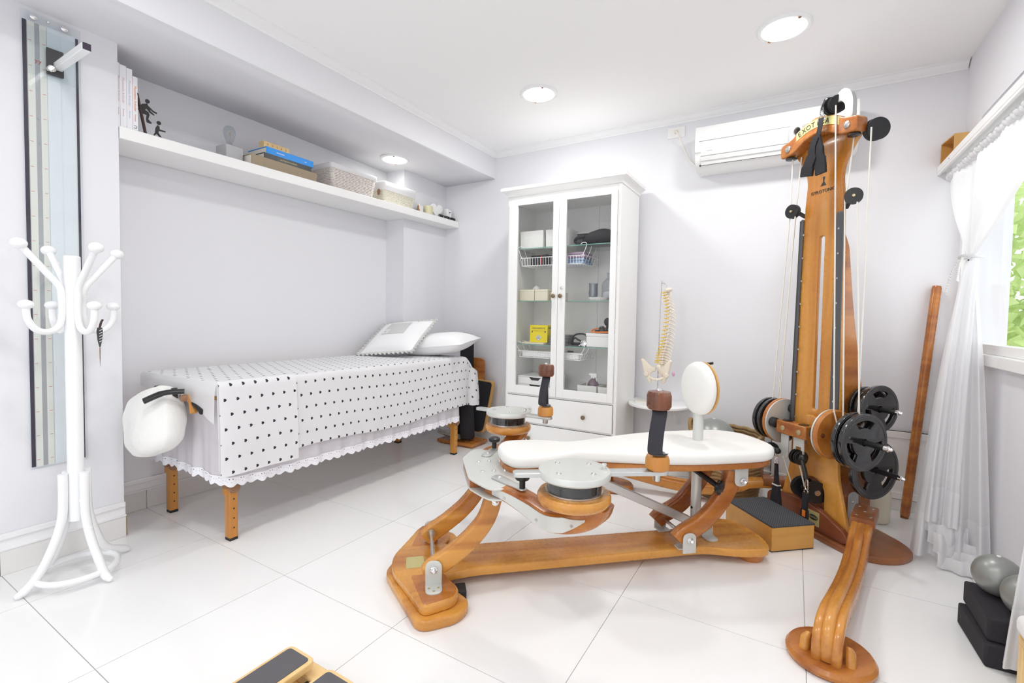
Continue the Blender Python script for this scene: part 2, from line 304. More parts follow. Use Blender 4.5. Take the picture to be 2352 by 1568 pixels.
skirting('baseboard_left', 0, XL, YF, YC+.002, 1, [-1.27, -.67, -.07, .527], YC+.0025)
skirting('baseboard_alcove', 0, XA, YC+.01, 2.86, 1, [1.131, 1.731, 2.331])
skirting('baseboard_back', 1, YB, XP, -.99+1.0-1.0, -1, [-2.336, -1.736, -1.136]); skirting('baseboard_back_low', 1, YB, -.98, XR, -1, [-.536, .064, .664])
# low white access doors in the back wall behind the tower
for k, (x0, x1) in enumerate(((-.10, .34), (.35, .80))):
    x1 = min(x1, XR-.01); o = struct(bpy.data.objects.new('door_%d' % (k+1), None)); COL.objects.link(o)
    mk('panel', G().box(x0+.035, x1-.035, YB-.024, YB-.019, .105, .415), 'white_paint', o, smooth=False)
    mk('gap', G().box(x0-.004, x1+.004, YB-.0205, YB-.019, .066, .454), 'dark_grey', o, smooth=False)
    for nm, r in (('rail', (x0, x1, .07, .107)), ('rail', (x0, x1, .413, .45)), ('stile', (x0, x0+.037, .107, .413)), ('stile', (x1-.037, x1, .107, .413))):
        mk(nm, G().box(r[0], r[1], YB-.030, YB-.0195, r[2], r[3]), 'white_paint', o, bevel=.002)
# recessed ceiling lights
def downlight(x, y, z, label, r=.117, pw=1.0):
    t = thing('ceiling_light', label, 'ceiling light', (x, y, z), 0, 'round recessed ceiling lights')
    mk('trim_ring', G().lathe([(r*.80, -.002), (r*.82, -.010), (r*.93, -.012), (r, -.004), (r, .001), (r*.8, .001)], 48), 'white_metal', t)
    mk('diffuser', G().lathe([(r*.81, -.004), (r*.79, -.006), (.001, -.0065)], 40), 'lamp', t)
    for a in (40, 220): mk('clip', G().box(-.006, .006, r*.80, r*.88, -.015, -.010, Matrix.Rotation(R(a), 4, 'Z')), 'brown', t)
    l = bpy.data.lights.new('downlight', 'AREA'); l.shape = 'DISK'; l.size = r*1.6; l.energy = LAMP_W*pw; l.color = (1.0, .995, .97)
    lo = bpy.data.objects.new('downlight', l); COL.objects.link(lo); lo.parent = t; lo.location = (0, 0, -.02)
downlight(-.092, 2.60, ZC, 'round recessed light in the ceiling above the pulley tower'); downlight(-1.41, 2.62, ZC, 'round recessed light in the main ceiling above the glass cabinet')
downlight(-2.655, 2.64, sof(-2.655, 2.64)-.003, 'round recessed light in the low soffit above the wicker baskets', .108, .14)
for x in (-.092, -1.41):
    for y in (.5, -1.5): downlight(x, y, ZC, 'added unseen fill light in the ceiling %s the viewer on the %s side' % ('straight above' if y > 0 else 'far behind', 'window' if x > -1 else 'alcove'))  # extra ceiling lights out of view, added to brighten the room
# outdoors: ground and a leafy tree against the window
struct(mk('ground', G().box(-30, 30, -30, 30, -.6, -.5), 'ground', smooth=False))  # made pale so it bounces skylight up onto the ceiling
tr = thing('tree', 'bright green leafy tree seen outside through the window', 'tree', (2.2, 6.8, -.5))
mk('trunk', G().tube(spline([(0, 0, 0), (.05, .03, .8), (-.03, .1, 1.6), (.1, .1, 2.6)]), [.11-.003*i for i in range(19)]), 'bark', tr)
lf = G()
for k in range(7500):
    a, b, c = random.uniform(-1.3, 1.8), random.uniform(-.45, .45), random.uniform(.3, 3.6)
    if random.random() < .25 and abs(c-1.8) > 1: continue
    n = Vector((random.gauss(0, 1)-.6, random.gauss(0, 1), random.gauss(0, 1)+.6)).normalized(); u = n.orthogonal().normalized(); u = Quaternion(n, random.uniform(0, 6.3)) @ u; v = n.cross(u); L_ = random.uniform(.08, .16); p = Vector((a, b, c))
    lf.add([p, p+u*L_*.5+v*L_*.45, p+u*L_*1.1, p+u*L_*.5-v*L_*.45], [(0, 1, 2, 3)])
fo = mk('foliage', lf, 'leaf', tr, smooth=False); fo['kind'] = 'stuff'

# ================================================================== the exercise bench with two crank handles
bench = thing('exercise_bench', 'long wooden exercise bench with white vinyl pad and two crank handles', 'exercise bench', (-1.3474, 1.3474, 0), R(42.3))
def mir(h): return h+[(x, -y) for x, y in reversed(h) if abs(y) > 1e-6]
shape('base_foot', [rnd(mir([(-.032, 0), (.095, -.355), (.235, -.325), (.285, -.255), (.19, -.10)]), [.03, .05, .05, .05, .02, .02, .05, .05, .05], 6)], .036, 'wood_x', bench, .008)
shape('base_board', [rnd(mir([(-.006, -.05), (.035, -.14), (.112, -.325), (.225, -.285), (.245, -.225), (.195, -.125), (.30, -.10), (1.33, -.092), (1.46, -.15), (1.60, -.165), (1.645, -.06)]),
      [.04, .05, .03, .03, .03, .03, .06, .10, .10, .05, .05]*2, 6)], .036, 'wood_x', bench, .008, Matrix.Translation((0, 0, .0355)))
for s in (-1, 1):
    shape('wing_inlay', [rnd([(.068, s*.115), (.115, s*.312), (.222, s*.276), (.236, s*.225), (.193, s*.118)], .02)], .0012, 'wood_mid', bench, .0004, Matrix.Translation((0, 0, .0708)))
    mk('end_foot', G().lathe([(.05, 0), (.056, .008), (.058, .036)], 24, (1.555, s*.085, 0)), 'wood_mid', bench)
mk('rubber_foot', G().box(.235, .275, -.19, -.13, 0, .036), 'black_rubber', bench, bevel=.004)
pl_ = shape('maker_plate', [rnd([(.055, -.062), (.055, .025), (.125, .025), (.125, -.062)], .008)], .001, 'gold_label', bench, 0, Matrix.Translation((-.005, .0, .0712)))
def bleg(y, pts, wd, m): return mk('leg', sweep(G(), spline([(x, y, z) for x, z in pts], 5), wd, .046, (0, 1, 0), .45), m, bench, ang=50)
for y, yo in ((-.165, -1), (.125, 1)):
    bleg(y, [(.128, .098), (.158, .125), (.225, .170), (.295, .228), (.350, .300), (.378, .392)], [.05, .066, .072, .074, .075, .075, .074, .073, .073, .072, .072, .072, .072, .072, .071, .07, .07, .069, .068, .067, .067, .067, .067, .066, .066, .066], 'wood_x')
    br = shape('bracket', [rnd([(-.030, 0), (.030, 0), (.030, .092), (-.030, .092)], [0, 0, .03, .03], 8)], .006, 'alu_white', bench, .001, frameT((.152, y+yo*.028, .0716), (1, 0, 0), (0, 0, 1)))
    shape('bracket_foot', [rnd([(-.030, 0), (.030, 0), (.030, .066), (-.030, .066)], [0, 0, .03, .03], 8)], .006, 'alu_white', bench, .001, frameT((.152, y+yo*.025, .0716), (1, 0, 0), (0, yo, 0)) if yo > 0 else frameT((.152, y-.028, .0776), (1, 0, 0), (0, -1, 0)))
    mk('bolt', G().lathe([(.013, 0), (.013, .004), (.009, .006), (.009, .014), (.004, .019)], 12, (.152, y+yo*.034, .132), (0, yo, 0)), 'chrome', bench)
    for dx, dy in ((-.017, .03), (.017, .03), (0, .05)): mk('screw', G().lathe([(.0045, 0), (.0045, .0015)], 10, (.152+dx, y+yo*(.028+dy), .0775)), 'brass', bench)
    mk('bolt', G().lathe([(.014, 0), (.014, .004), (.010, .006), (.010, .014), (.004, .018)], 12, (.378, y+yo*.023, .365), (0, yo, 0)), 'chrome', bench)
mk('axle', G().cyl((.152, -.16, .132), (.152, .12, .132), .008), 'steel', bench); mk('axle_collar', G().cyl((.152, .085, .132), (.152, .102, .132), .017), 'steel', bench)
for y, yo in ((-.105, -1), (.085, 1)):
    bleg(y, [(1.185, .118), (1.215, .145), (1.300, .190), (1.370, .260), (1.420, .335), (1.442, .405)], .074, 'wood_mid')
    shape('bracket', [rnd([(-.030, 0), (.030, 0), (.030, .086), (-.030, .086)], [0, 0, .03, .03], 8)], .006, 'alu_white', bench, .001, frameT((1.222, y+yo*.028, .0716), (1, 0, 0), (0, 0, 1)))
    shape('bracket_foot', [rnd([(-.030, 0), (.030, 0), (.030, .05), (-.030, .05)], [0, 0, .025, .025], 8)], .005, 'alu_white', bench, .001, frameT((1.222, y+.0 if yo < 0 else y-.02, .0716), (1, 0, 0), (0, 1, 0)))
    shape('bracket', [rnd([(-.032, 0), (.032, 0), (.032, -.088), (-.032, -.088)], [0, 0, .03, .03], 8)], .006, 'alu_white', bench, .001, frameT((1.462, y+yo*.028+.003, .432), (1, 0, 0), (0, 0, 1)))
    for x, z in ((1.222, .128), (1.466, .368)): mk('bolt', G().lathe([(.013, 0), (.013, .005), (.008, .007), (.008, .02), (.003, .026)], 12, (x, y+yo*.034, z), (0, yo, 0)), 'chrome', bench)
mk('axle', G().cyl((1.222, -.10, .128), (1.222, .08, .128), .008), 'steel', bench); mk('axle', G().cyl((1.462, -.10, .372), (1.462, .08, .372), .010), 'steel', bench)
shape('bracket', [rnd([(-.028, 0), (.028, 0), (.028, .07), (-.028, .07)], [0, 0, .027, .027], 8)], .006, 'alu_white', bench, .001, frameT((1.392, -.005, .0716), (1, 0, 0), (0, 0, 1)))
shape('bracket_foot', [rnd([(-.028, 0), (.028, 0), (.028, .055), (-.028, .055)], [0, 0, .027, .027], 8)], .006, 'alu_white', bench, .001, frameT((1.392, -.008, .0776), (1, 0, 0), (0, -1, 0)))
mk('bolt', G().lathe([(.013, 0), (.013, .004), (.009, .006), (.009, .016), (.004, .02)], 12, (1.392, -.012, .120), (0, -1, 0)), 'chrome', bench)
mk('support_rail', G().bar((.66, .0, .448), (1.30, .0, .150), .036, .030, (0, 1, 0)), 'alu', bench, bevel=.003)
# head unit: two metal plates with a wooden spacer
hd = [(.283, -.13), (.325, -.222), (.352, -.262), (.435, -.262), (.478, -.20), (.47, -.10)]
shape('head_plate', [rnd(mir(hd), [.03, .03, .03, .04, .04, .03]*2)], .006, 'alu_white', bench, .001, Matrix.Translation((0, 0, .396)))
shape('head_plate', [rnd(mir(hd), [.03, .03, .03, .04, .04, .03]*2)], .006, 'alu_white', bench, .001, Matrix.Translation((0, 0, .434)))
mk('head_block', G().box(.288, .40, -.13, .13, .4025, .4335), 'wood_mid', bench, bevel=.002); mk('head_block', G().box(.40, .60, -.05, .05, .4025, .4335), 'wood_mid', bench, bevel=.002)
for s in (-1, 1):
    mk('pivot_disc', G().lathe([(.062, .4028), (.062, .4334)], 24, (.40, s*.165, 0)), 'wood_mid', bench)
    for x in (.345, .391, .438): mk('bolt', G().lathe([(.0085, 0), (.0085, .002), (.006, .005), (.002, .0065)], 12, (x, s*.063, .440)), 'chrome', bench)
    LL = .145 if s < 0 else .105; la = shape('latch', [rnd([(-.024, -.024), (LL+.016, -.015), (LL+.016, .015), (-.024, .024)], [.022, .014, .014, .022], 6)], .006, 'alu', bench, .001, frameT((.395, s*.150, .4405), (.45, s*.89, 0), (-s*.89, .45, 0)))
    mk('bolt', G().lathe([(.0085, 0), (.0085, .002), (.006, .005), (.002, .0065)], 12, (.398, s*.158, .4465)), 'chrome', bench)
    kx, ky = .395+LL*.45, s*(.150+LL*.89)
    kn = G().cyl((kx, ky, .4465), (kx, ky, .478), .011, n=16); kn.lathe([(.020+.004*math.cos(0), .478), (.0265, .482), (.0265, .492), (.018, .497), (.001, .498)], 20, (kx, ky, 0)); mk('knob', kn, 'black', la)
# pad and its frame
pad = mir([(.425, -.05), (.455, -.115), (.52, -.135), (.64, -.120), (.74, -.082), (.86, -.108), (1.05, -.165), (1.22, -.195), (1.45, -.200), (1.56, -.185), (1.63, -.12), (1.648, -.05)])
pad2 = [tuple(v) for v in spline([(x, y, 0) for x, y in pad]+[(pad[0][0], pad[0][1], 0)], 4)][:-1]; pad2 = [(x, y) for x, y, z in pad2]
shape('pad', [pad2], .052, 'vinyl', bench, .022, Matrix.Translation((0, 0, .462)), res=4)
shape('pad_frame', [[(1.03+(x-1.03)*.985, y*.90) for x, y in pad2]], .028, 'wood_mid', bench, .007, Matrix.Translation((0, 0, .4335)))
mk('post', G().cyl((1.335, 0, .105), (1.335, 0, .66), .0225), 'alu_white', bench); mk('post_pin', G().cyl((1.3115, -.004, .21), (1.320, 0, .21), .006, n=10), 'black', bench)
mk('post_collar', G().lathe([(.035, 0), (.06, .002), (.035, .006)], 24, (1.335, 0, .5115)), 'vinyl', bench)
hr = G().lathe([(.112, 0), (.119, .006), (.119, .020), (.112, .034), (.094, .045), (.06, .052), (.03, .0545), (.001, .055)], 44, (1.345, 0, .752), (-1, 0, 0))
mk('back_cushion', hr, 'vinyl', bench, ang=60); hb = mk('cushion_board', G().lathe([(.112, 0), (.118, .002), (.118, .009), (.112, .011)], 40, (1.3465, 0, .752), (1, 0, 0)), 'wood_light', bench)
mk('cushion_lever', G().cyl((1.358, -.01, .862), (1.375, -.035, .868), .006, n=10), 'black', bench)
cl = mk('clamp', G().tube([(1.30, .03, .395), (1.315, -.02, .385), (1.36, -.115, .345)], .012, 12), 'black', bench)
kg = G(); kg.lathe([(.018+.0, 0), (.026, .004), (.026, .018), (.016, .024), (.001, .025)], 20, (1.36, -.115, .345), (.35, -.9, -.25))
for k in range(7): kg.ball((1.36+.35*.012+.025*math.cos(k*.9)*.9, -.115-.9*.011+.025*math.cos(k*.9)*.35, .342+.025*math.sin(k*.9)), .008, 6)
mk('knob', kg, 'black', cl)
# crank units
def crank(cx, cy, hx, hy, sgn):
    arm = [(.375, sgn*.17, .418), (.43, sgn*.25, .417), (.485, sgn*.335, .402), (.535, sgn*.41, .385), (cx+.01, cy-sgn*.02, .392), (cx+.06, cy+sgn*.035, .432), (cx+.075, cy+sgn*.045, .47)]
    ap = spline(arm, 5); n = len(ap)
    mk('arm', sweep(G(), ap, [.036+.03*math.sin(min(1, i/(n*.8))*PI*.55) for i in range(n)], .085, (.74, sgn*.67, 0) if False else (.76, -sgn*.65, 0), .4), 'wood_mid', bench, ang=50)
    pth = [p+Vector((-.046*.76, -sgn*.046*.64, 0))*0+Vector((sgn*-.0, 0, 0)) for p in ap[2:25]]
    off = Vector((-.0, 0, 0)); sd = Vector((.76, -sgn*.65, 0)); sd.normalize()
    for e in (-1, 1):
        g = G(); secs = []
        for i, p in enumerate(pth):
            wv = (.013+.017*math.sin(min(1, i/18)*PI*.55))*(1 if i < 18 else max(.12, 1-(i-17)/5.5)); c = p+sd*(e*.0445); secs.append([c+Vector((0, 0, wv*.9))-sd*.002*e, c+Vector((0, 0, wv*.9))+sd*.001*e, c-Vector((0, 0, wv*.8))+sd*.001*e, c-Vector((0, 0, wv*.8))-sd*.002*e])
        mk('arm_plate', g.loft(secs), 'alu_white', bench, ang=50)
        for i in (3, 11, 19): mk('screw', G().lathe([(.005, 0), (.005, .002)], 10, pth[i]+sd*(e*.0455)-Vector((0, 0, .004)), sd*e), 'steel', bench)
    mk('cup', G().lathe([(.03, .455), (.095, .460), (.112, .466), (.119, .477), (.119, .490), (.113, .500), (.09, .503)], 40, (cx, cy, 0)), 'wood_x', bench, ang=50)
    mk('cup_plate', G().lathe([(.094, .503), (.094, .508)], 40, (cx, cy, 0)), 'steel', bench)
    mk('drum', G().lathe([(.090, .508), (.090, .546)], 40, (cx, cy, 0)), 'black_gloss', bench)
    d = mk('disc', G().lathe([(.09, .546), (.112, .548), (.116, .553), (.116, .569), (.114, .572), (.001, .573)], 48, (cx, cy, 0)), 'alu_white', bench)
    a = math.atan2(hy-cy, hx-cx)
    for q in (.65, 2.2, 3.8, 5.4): mk('bolt', G().lathe([(.0085, 0), (.0085, .002), (.006, .005), (.002, .0065)], 12, (cx+.075*math.cos(q+a), cy+.075*math.sin(q+a), .5722)), 'chrome', d)
    mk('pin', G().lathe([(.005, 0), (.005, .008), (.009, .010), (.009, .016), (.004, .018)], 12, (cx+.098*math.cos(a), cy+.098*math.sin(a), .5722)), 'chrome', d)
    L_ = math.hypot(hx-cx, hy-cy); T = frameT((cx, cy, .5525), (math.cos(a), math.sin(a), 0), (-math.sin(a), math.cos(a), 0))
    shape('crank_bar', [rnd([(-.20, -.022), (L_+.035, -.022), (L_+.035, .022), (-.20, .022)], .021, 6)], .013, 'alu', bench, .0015, T)
    mk('grip_base', G().lathe([(.030, .566), (.0385, .574), (.0385, .602), (.034, .614), (.015, .618)], 32, (hx, hy, 0)), 'wood_leg', bench)
    mk('grip_bolt', G().lathe([(.009, .528), (.013, .531), (.013, .552)], 14, (hx, hy, 0)), 'steel', bench)
    mk('grip_top', G().lathe([(.012, .764), (.034, .767), (.0395, .776), (.0395, .812), (.035, .824), (.012, .828)], 32, (hx, hy, 0)), 'wood_dark', bench); mk('grip_cap', G().lathe([(.010, .827), (.010, .832), (.004, .835)], 12, (hx, hy, 0)), 'chrome', bench)
    mk('grip_rod', G().cyl((hx+.01, hy+.008, .615), (hx+.004, hy+.004, .768), .007, n=12), 'black', bench)
    sw = .029 if sgn < 0 else .024; ux, uy = .74, -.67                                       # strap faces the camera
    sg = G(); path = spline([(hx, hy, .766), (hx-.012*uy*0-.004, hy-.014, .755), (hx-.018, hy-.024, .70), (hx-.026, hy-.03, .640), (hx-.016, hy-.028, .624), (hx+.008, hy-.01, .622)], 5)
    sg.loft([[p+Vector((ux*sw*a_, uy*sw*a_*.3, 0))+Vector((.3*.0025*b_, -.9*.0025*b_, 0)) for a_, b_ in ((-1, -1), (1, -1), (1, 1), (-1, 1))] for p in path])
    mk('strap', sg, 'charcoal', bench, ang=50); mk('strap_ring', G().lathe([(.018, .615), (.024, .618), (.022, .624), (.014, .626)], 20, (hx+.002, hy, 0)), 'grey_box', bench)
crank(.588, -.472, .862, -.502, -1); crank(.556, .495, .716, .350, 1)

# ================================================================== the pulley tower
tw = thing('pulley_tower', 'tall wooden pulley tower with slotted front board and curved feet', 'exercise machine', (.0987, 2.8005, 0), R(45))
YZ = lambda x: frameT((x, 0, 0), (0, 1, 0), (0, 0, 1))      # shape plane (y,z), thickness towards +x
half = [(.205, .03), (.205, .07), (.140, .30), (.134, .42), (.130, .70), (.115, 1.37), (.107, 1.64), (.095, 1.76), (.108, 1.82), (.150, 1.89), (.19, 1.935), (.15, 1.965), (.085, 2.0)]
out = rnd([(-y, z) for y, z in half][::1]+[(y, z) for y, z in reversed(half)], [.02, .02, .1, .1, .1, .1, .1, .1, .08, .08, 0, 0, 0]+[0, 0, 0, .08, .08, .1, .1, .1, .1, .1, .1, .02, .02], 4)
slot = rnd([(-.016, .615), (.016, .615), (.016, 1.485), (-.016, 1.485)], .0158, 6)
arch = [(-.072, .10), (.072, .10)]+arc((0, .205), .072, 0, 180, 14)
shape('main_board', [out, slot, arch], .022, 'wood_z', tw, .005, YZ(0))
shape('front_beam', [rnd([(-.21, .03), (-.235, .05), (-.215, .085), (-.06, .150), (.07, .155), (.225, .135), (.25, .11), (.245, .03)], [.01, .03, .04, .1, .1, .03, .03, .01])], .03, 'wood_red', tw, .005, YZ(-.036))
shape('base_plate', [rnd([(-.055, -.26), (.0, -.34), (.10, -.375), (.22, -.345), (.27, -.26), (.30, -.10), (.30, .10), (.27, .26), (.22, .345), (.10, .375), (.0, .34), (-.055, .26)], .06, 4)], .03, 'wood_base', tw, .006)
lb = shape('maker_plate', [rnd([(-.085, .055), (-.02, .055), (-.02, .125), (-.085, .125)], .004)], .001, 'gold_label', tw, 0, YZ(-.0372))
ov = [(-.052+.026*math.cos(2*PI*i/24), .094+.013*math.sin(2*PI*i/24)) for i in range(24)]; shape('badge', [ov], .001, 'ink', lb, 0, YZ(-.0384))
text('lettering', 'EXOTICA', .011, 'gold_label', lb, frameT((-.0394, -.052, .094), (0, -1, 0), (0, 0, 1)))
# crossbar with arched top
cb = [(-.215, 1.915), (-.13, 1.925), (-.06, 1.965), (.0, 1.978), (.06, 1.965), (.13, 1.925), (.215, 1.915), (.215, 1.985), (.15, 1.995), (.09, 2.035), (0, 2.058), (-.09, 2.035), (-.15, 1.995), (-.215, 1.985)]
shape('crossbar', [rnd(cb, .02, 4)], .062, 'wood_mid', tw, .006, YZ(-.062))
ga = [(y, 2.046-2.2*y*y) for y in [.115-.02*i for i in range(13)]]; shape('name_strip', [ga+[(y, z-.040) for y, z in reversed(ga)]], .001, 'gold_label', tw, 0, YZ(-.0632))
for k, ch in enumerate('EXOTICA'):
    y = .094-.0262*k; text('letter', ch, .034, 'ink', tw, frameT((-.0638, y, 2.024-2.2*y*y), (0, -1, 4.4*y), (0, 0, 1)))
text('lettering', 'GYROTONIC', .023, 'ink', tw, frameT((-.0010, .004, 1.705), (0, -1, 0), (0, 0, 1)))
shape('emblem', [[(.0, 1.775), (.006, 1.775), (.004, 1.752), (.018, 1.732), (-.014, 1.732), (-.001, 1.752), (-.006, 1.775)]], .0008, 'ink', tw, 0, YZ(-.0012))
for s in (-1, 1):
    mk('bolt', G().lathe([(.017, 0), (.016, .004), (.010, .009), (.001, .011)], 16, (-.062, s*.165, 1.957), (-1, 0, 0)), 'steel', tw)
    mk('rope_guide', G().lathe([(.020, -.006), (.026, -.004), (.026, .002), (.018, .004)], 20, (-.03, s*.175, 1.912)), 'black', tw)
    # dark side rails
    i0 = .090 if s < 0 else .119; i1 = .082 if s < 0 else .104; shape('side_rail', [rnd([(s*i0, .47), (s*.135, .47), (s*.118, 1.585), (s*i1, 1.585)], [.002, .002, .018 if s < 0 else .006, .018 if s < 0 else .006], 6)], .008, 'rail_grey', tw, .001, YZ(-.0085))
    if s > 0: mk('edge_rail', G().add([(x, s*(y+d), z) for x in (-.006, .036) for (y, z) in ((.137, .47), (.118, 1.58)) for d in (0, .010)], [(0, 1, 3, 2), (4, 6, 7, 5), (0, 4, 5, 1), (2, 3, 7, 6), (0, 2, 6, 4), (1, 5, 7, 3)]), 'dark_grey', tw)
    for k in range(9): mk('screw', G().lathe([(.005, 0), (.005, .0012)], 10, (-.0085, s*(.108-.0012*k), .56+.118*k), (-1, 0, 0)), 'steel', tw)
    # rear fin
    shape('rear_fin', [rnd([(.022, .03), (.25, .03), (.24, .30), (.165, .72), (.085, 1.15), (.05, 1.42), (.022, 1.48)] if s < 0 else [(.022, .03), (.25, .03), (.24, .28), (.12, .42), (.06, .50), (.03, .52), (.022, .52)], [0, .02, .05, .1, .1, .02, 0])], .03, 'wood_mid', tw, .004, frameT((0, s*.095+.015, 0), (1, 0, 0), (0, 0, 1)))
    shape('fin_plate', [rnd([(.10, .045), (.165, .045), (.165, .23), (.10, .23)], [0, 0, .03, .03])], .004, 'alu', tw, .0008, frameT((0, s*.095+(-.0155 if s < 0 else .0195), 0), (1, 0, 0), (0, 0, 1)))
    for z in (.09, .135, .18): mk('screw', G().lathe([(.007, 0), (.005, .003)], 10, (.132, s*.1155, z), (0, s, 0)), 'steel', tw)
    # curved arm with oval foot
    b0 = Vector((.085, s*.215, .158)); pts = [b0]+[Vector((.21-.93*t_, s*(.13+.63*t_), z_)) for t_, z_ in ((.30, .140), (.42, .098), (.54, .078), (.68, .082), (.82, .102), (.94, .122), (1.01, .118), (1.045, .085), (1.05, .028))]
    cs = spline(pts, 5); dirv = (pts[6]-pts[1]); dirv.z = 0; dirv.normalize(); lat = Vector((-dirv.y, dirv.x, 0)); ag = G()
    for e, wd, dz in ((-1, .029, -.008), (0, .033, .006), (1, .029, -.008)):
        pth = [p+lat*(e*.025)+Vector((0, 0, dz if i > 6 else 0)) for i, p in enumerate(cs)]
        sweep(ag, pth, [.042+.012*math.sin(i/len(cs)*PI) for i in range(len(cs))], wd, lat, .6)
    ar = mk('arm', ag, 'wood_arm_near' if s < 0 else 'wood_arm_far', tw, ang=60)
    mk('arm_block', sweep(G(), [b0+Vector((.055, -s*.037, .006)), b0+Vector((-.115, s*.078, .006))], .046, .092, lat, .35), 'wood_base', tw, ang=50)
    for i, (u, v) in enumerate(((.03, .026), (.03, -.026), (-.02, 0), (-.075, .026), (-.075, -.026))):
        q = b0+Vector((u, -u*s*.68, .027))+lat*v; mk('screw', G().lathe([(.0085, 0), (.007, .003), (.003, .004)], 12, q), 'steel', ar)
    mk('arm_bracket', G().bar((.10, s*.205, .03), (.10, s*.205, .140), .07, .008, (.68, s*.73, 0)), 'alu', tw, bevel=.001)
    mk('oval_foot', G().lathe([(.112, 0), (.122, .006), (.124, .018), (.116, .029), (.10, .031)], 48, (-.715, s*.758, 0), sx=1.0, sy=.97), 'wood_mid', tw)
    for e in (-1, 1): mk('foot_nub', sweep(G(), [Vector((-.745, s*.775, .028))+lat*(e*.060), Vector((-.742, s*.773, .062))+lat*(e*.058), Vector((-.735, s*.77, .074))+lat*(e*.052)], [.05, .045, .03], [.028, .026, .016], lat, .8), 'wood_x', tw, ang=60)
# sliding carriage
mk('carriage_block', G().box(-.105, -.042, -.052, .132, .478, .545), 'wood_mid', tw, bevel=.006)
shape('carriage_board', [[(-.062, .44), (.062, .44)]+arc((0, .53), .062, 0, 180, 16)], .024, 'wood_z', tw, .004, YZ(-.030))
for y in (-.012, .088):
    mk('socket', G().lathe([(.012, 0), (.022, .001), (.024, .003), (.016, .004)], 20, (-.075, y, .5445)), 'black', tw); mk('bolt', G().lathe([(.014, 0), (.013, .003), (.004, .006)], 16, (-.105, y, .508), (-1, 0, 0)), 'brass', tw)
mk('carriage_axle', G().cyl((-.02, -.37, .525), (-.02, .26, .525), .013, n=16), 'black', tw); mk('axle_tip', G().lathe([(.013, 0), (.013, .014), (.010, .016), (.009, .026), (.004, .032)], 16, (-.02, -.37, .525), (0, -1, 0)), 'chrome', tw)
for y0, y1, nm in ((-.142, -.118, 'wheel'), (.172, .196, 'wheel')):
    mk(nm, G().lathe([(.112, 0), (.119, .005), (.119, .018), (.112, .024)], 40, (-.02, y0, .525), (0, 1, 0)), 'wood_y', tw)
    yw = -.118 if y0 < 0 else .172-.008
    mk('wheel_plate', G().lathe([(.117, 0), (.117, .008)], 40, (-.02, yw, .525), (0, 1, 0)), 'alu_white', tw)
    for a in (60, 180, 300):
        x, z = -.02+.08*math.cos(R(a)), .525+.08*math.sin(R(a))
        if y0 > 0: kb = G().lathe([(.014, 0), (.026, .004), (.026, .026), (.018, .032), (.006, .036)], 20, (x, yw, z), (0, -1, 0)); mk('wheel_knob', kb, 'black', tw)
        else:
            mk('wheel_knob', G().lathe([(.014, 0), (.024, .004), (.024, .02), (.006, .03)], 20, (x, yw+.008, z), (0, 1, 0)), 'black', tw); mk('hole', G().lathe([(.012, 0), (.012, .0012)], 16, (x, y0-.0004, z), (0, -1, 0)), 'wood_dark', tw)
# lower pulley hangers
def pulley(g, c, ax, r, w=.016, n=28):
    g.lathe([(r*.4, -w), (r, -w), (r*1.0, -w*.6), (r*.8, -w*.25), (r*.8, w*.25), (r, w*.6), (r, w), (r*.4, w)], n, c, ax); return g
for y, z1, x in ((.098, .352, -.075), (.012, .345, -.075)):
    T = frameT((x-.004, y, 0), (0, 1, 0), (0, 0, 1))
    if y > .05: shape('hanger', [rnd([(-.024, .478), (.024, .478), (.024, z1), (-.024, z1)], [0, 0, .02, .02])], .006, 'alu_white', tw, .001, T)
    else:
        shape('hanger', [rnd([(-.032, .478), (.032, .478), (.032, z1+.03), (.016, z1+.03), (.016, .43), (-.016, .43), (-.016, z1+.03), (-.032, z1+.03)], [0]*8)], .006, 'alu_white', tw, .001, T)
p1 = mk('pulley', pulley(G(), (-.11, .150, .382), (.35, .9, 0), .036, .008), 'black', tw); mk('pulley_hub', G().lathe([(.016, -.014), (.016, .014)], 16, (-.11, .150, .382), (.35, .9, 0)), 'alu_white', tw)
for k, y in enumerate((.024, -.004)): mk('pulley', pulley(G(), (-.078, y, .378), (.1, 1, 0), .036, .008), 'black', tw)
mk('pulley_hub', G().lathe([(.014, -.03), (.014, .034)], 16, (-.078, .008, .378), (.1, 1, 0)), 'alu_white', tw)
for y in (.035, -.045): mk('pulley', pulley(G(), (-.02, y, .215), (.3, 1, 0), .054, .012), 'black', tw); mk('pulley_hub', G().lathe([(.014, -.016), (.014, .016)], 14, (-.02, y, .215), (.3, 1, 0)), 'steel', tw)
# top pulleys
shape('pulley_bracket', [rnd([(-.185, 1.985), (-.145, 1.985), (-.145, 2.06), (-.122, 2.085), (-.098, 2.078), (-.092, 2.095), (-.105, 2.125), (-.135, 2.138), (-.168, 2.115), (-.185, 2.07)], .02, 4)], .024, 'alu_dark', tw, .002, YZ(-.055))
for y, dx in ((-.10, 0), (-.075, -.005)): mk('pulley', pulley(G(), (-.05+dx, y, 2.078), (.35, 1, .1), .040, .010), 'black', tw)
mk('ball_stop', G().ball((-.06, -.058, 2.108), .018, 8), 'black', tw)
shape('pulley_bracket', [[(.095, 1.985), (.185, 1.985)]+arc((.14, 2.045), .046, 0, 180, 14), arc((.128, 2.035), .022, 0, 330, 12)], .045, 'alu_dark', tw, .003, YZ(-.05)); mk('pulley', pulley(G(), (-.025, .128, 2.033), (1, .3, 0), .0185, .012), 'black', tw)
mk('pulley', pulley(G(), (.035, -.225, 1.925), (.35, 1, .15), .048, .018), 'black_rubber', tw)
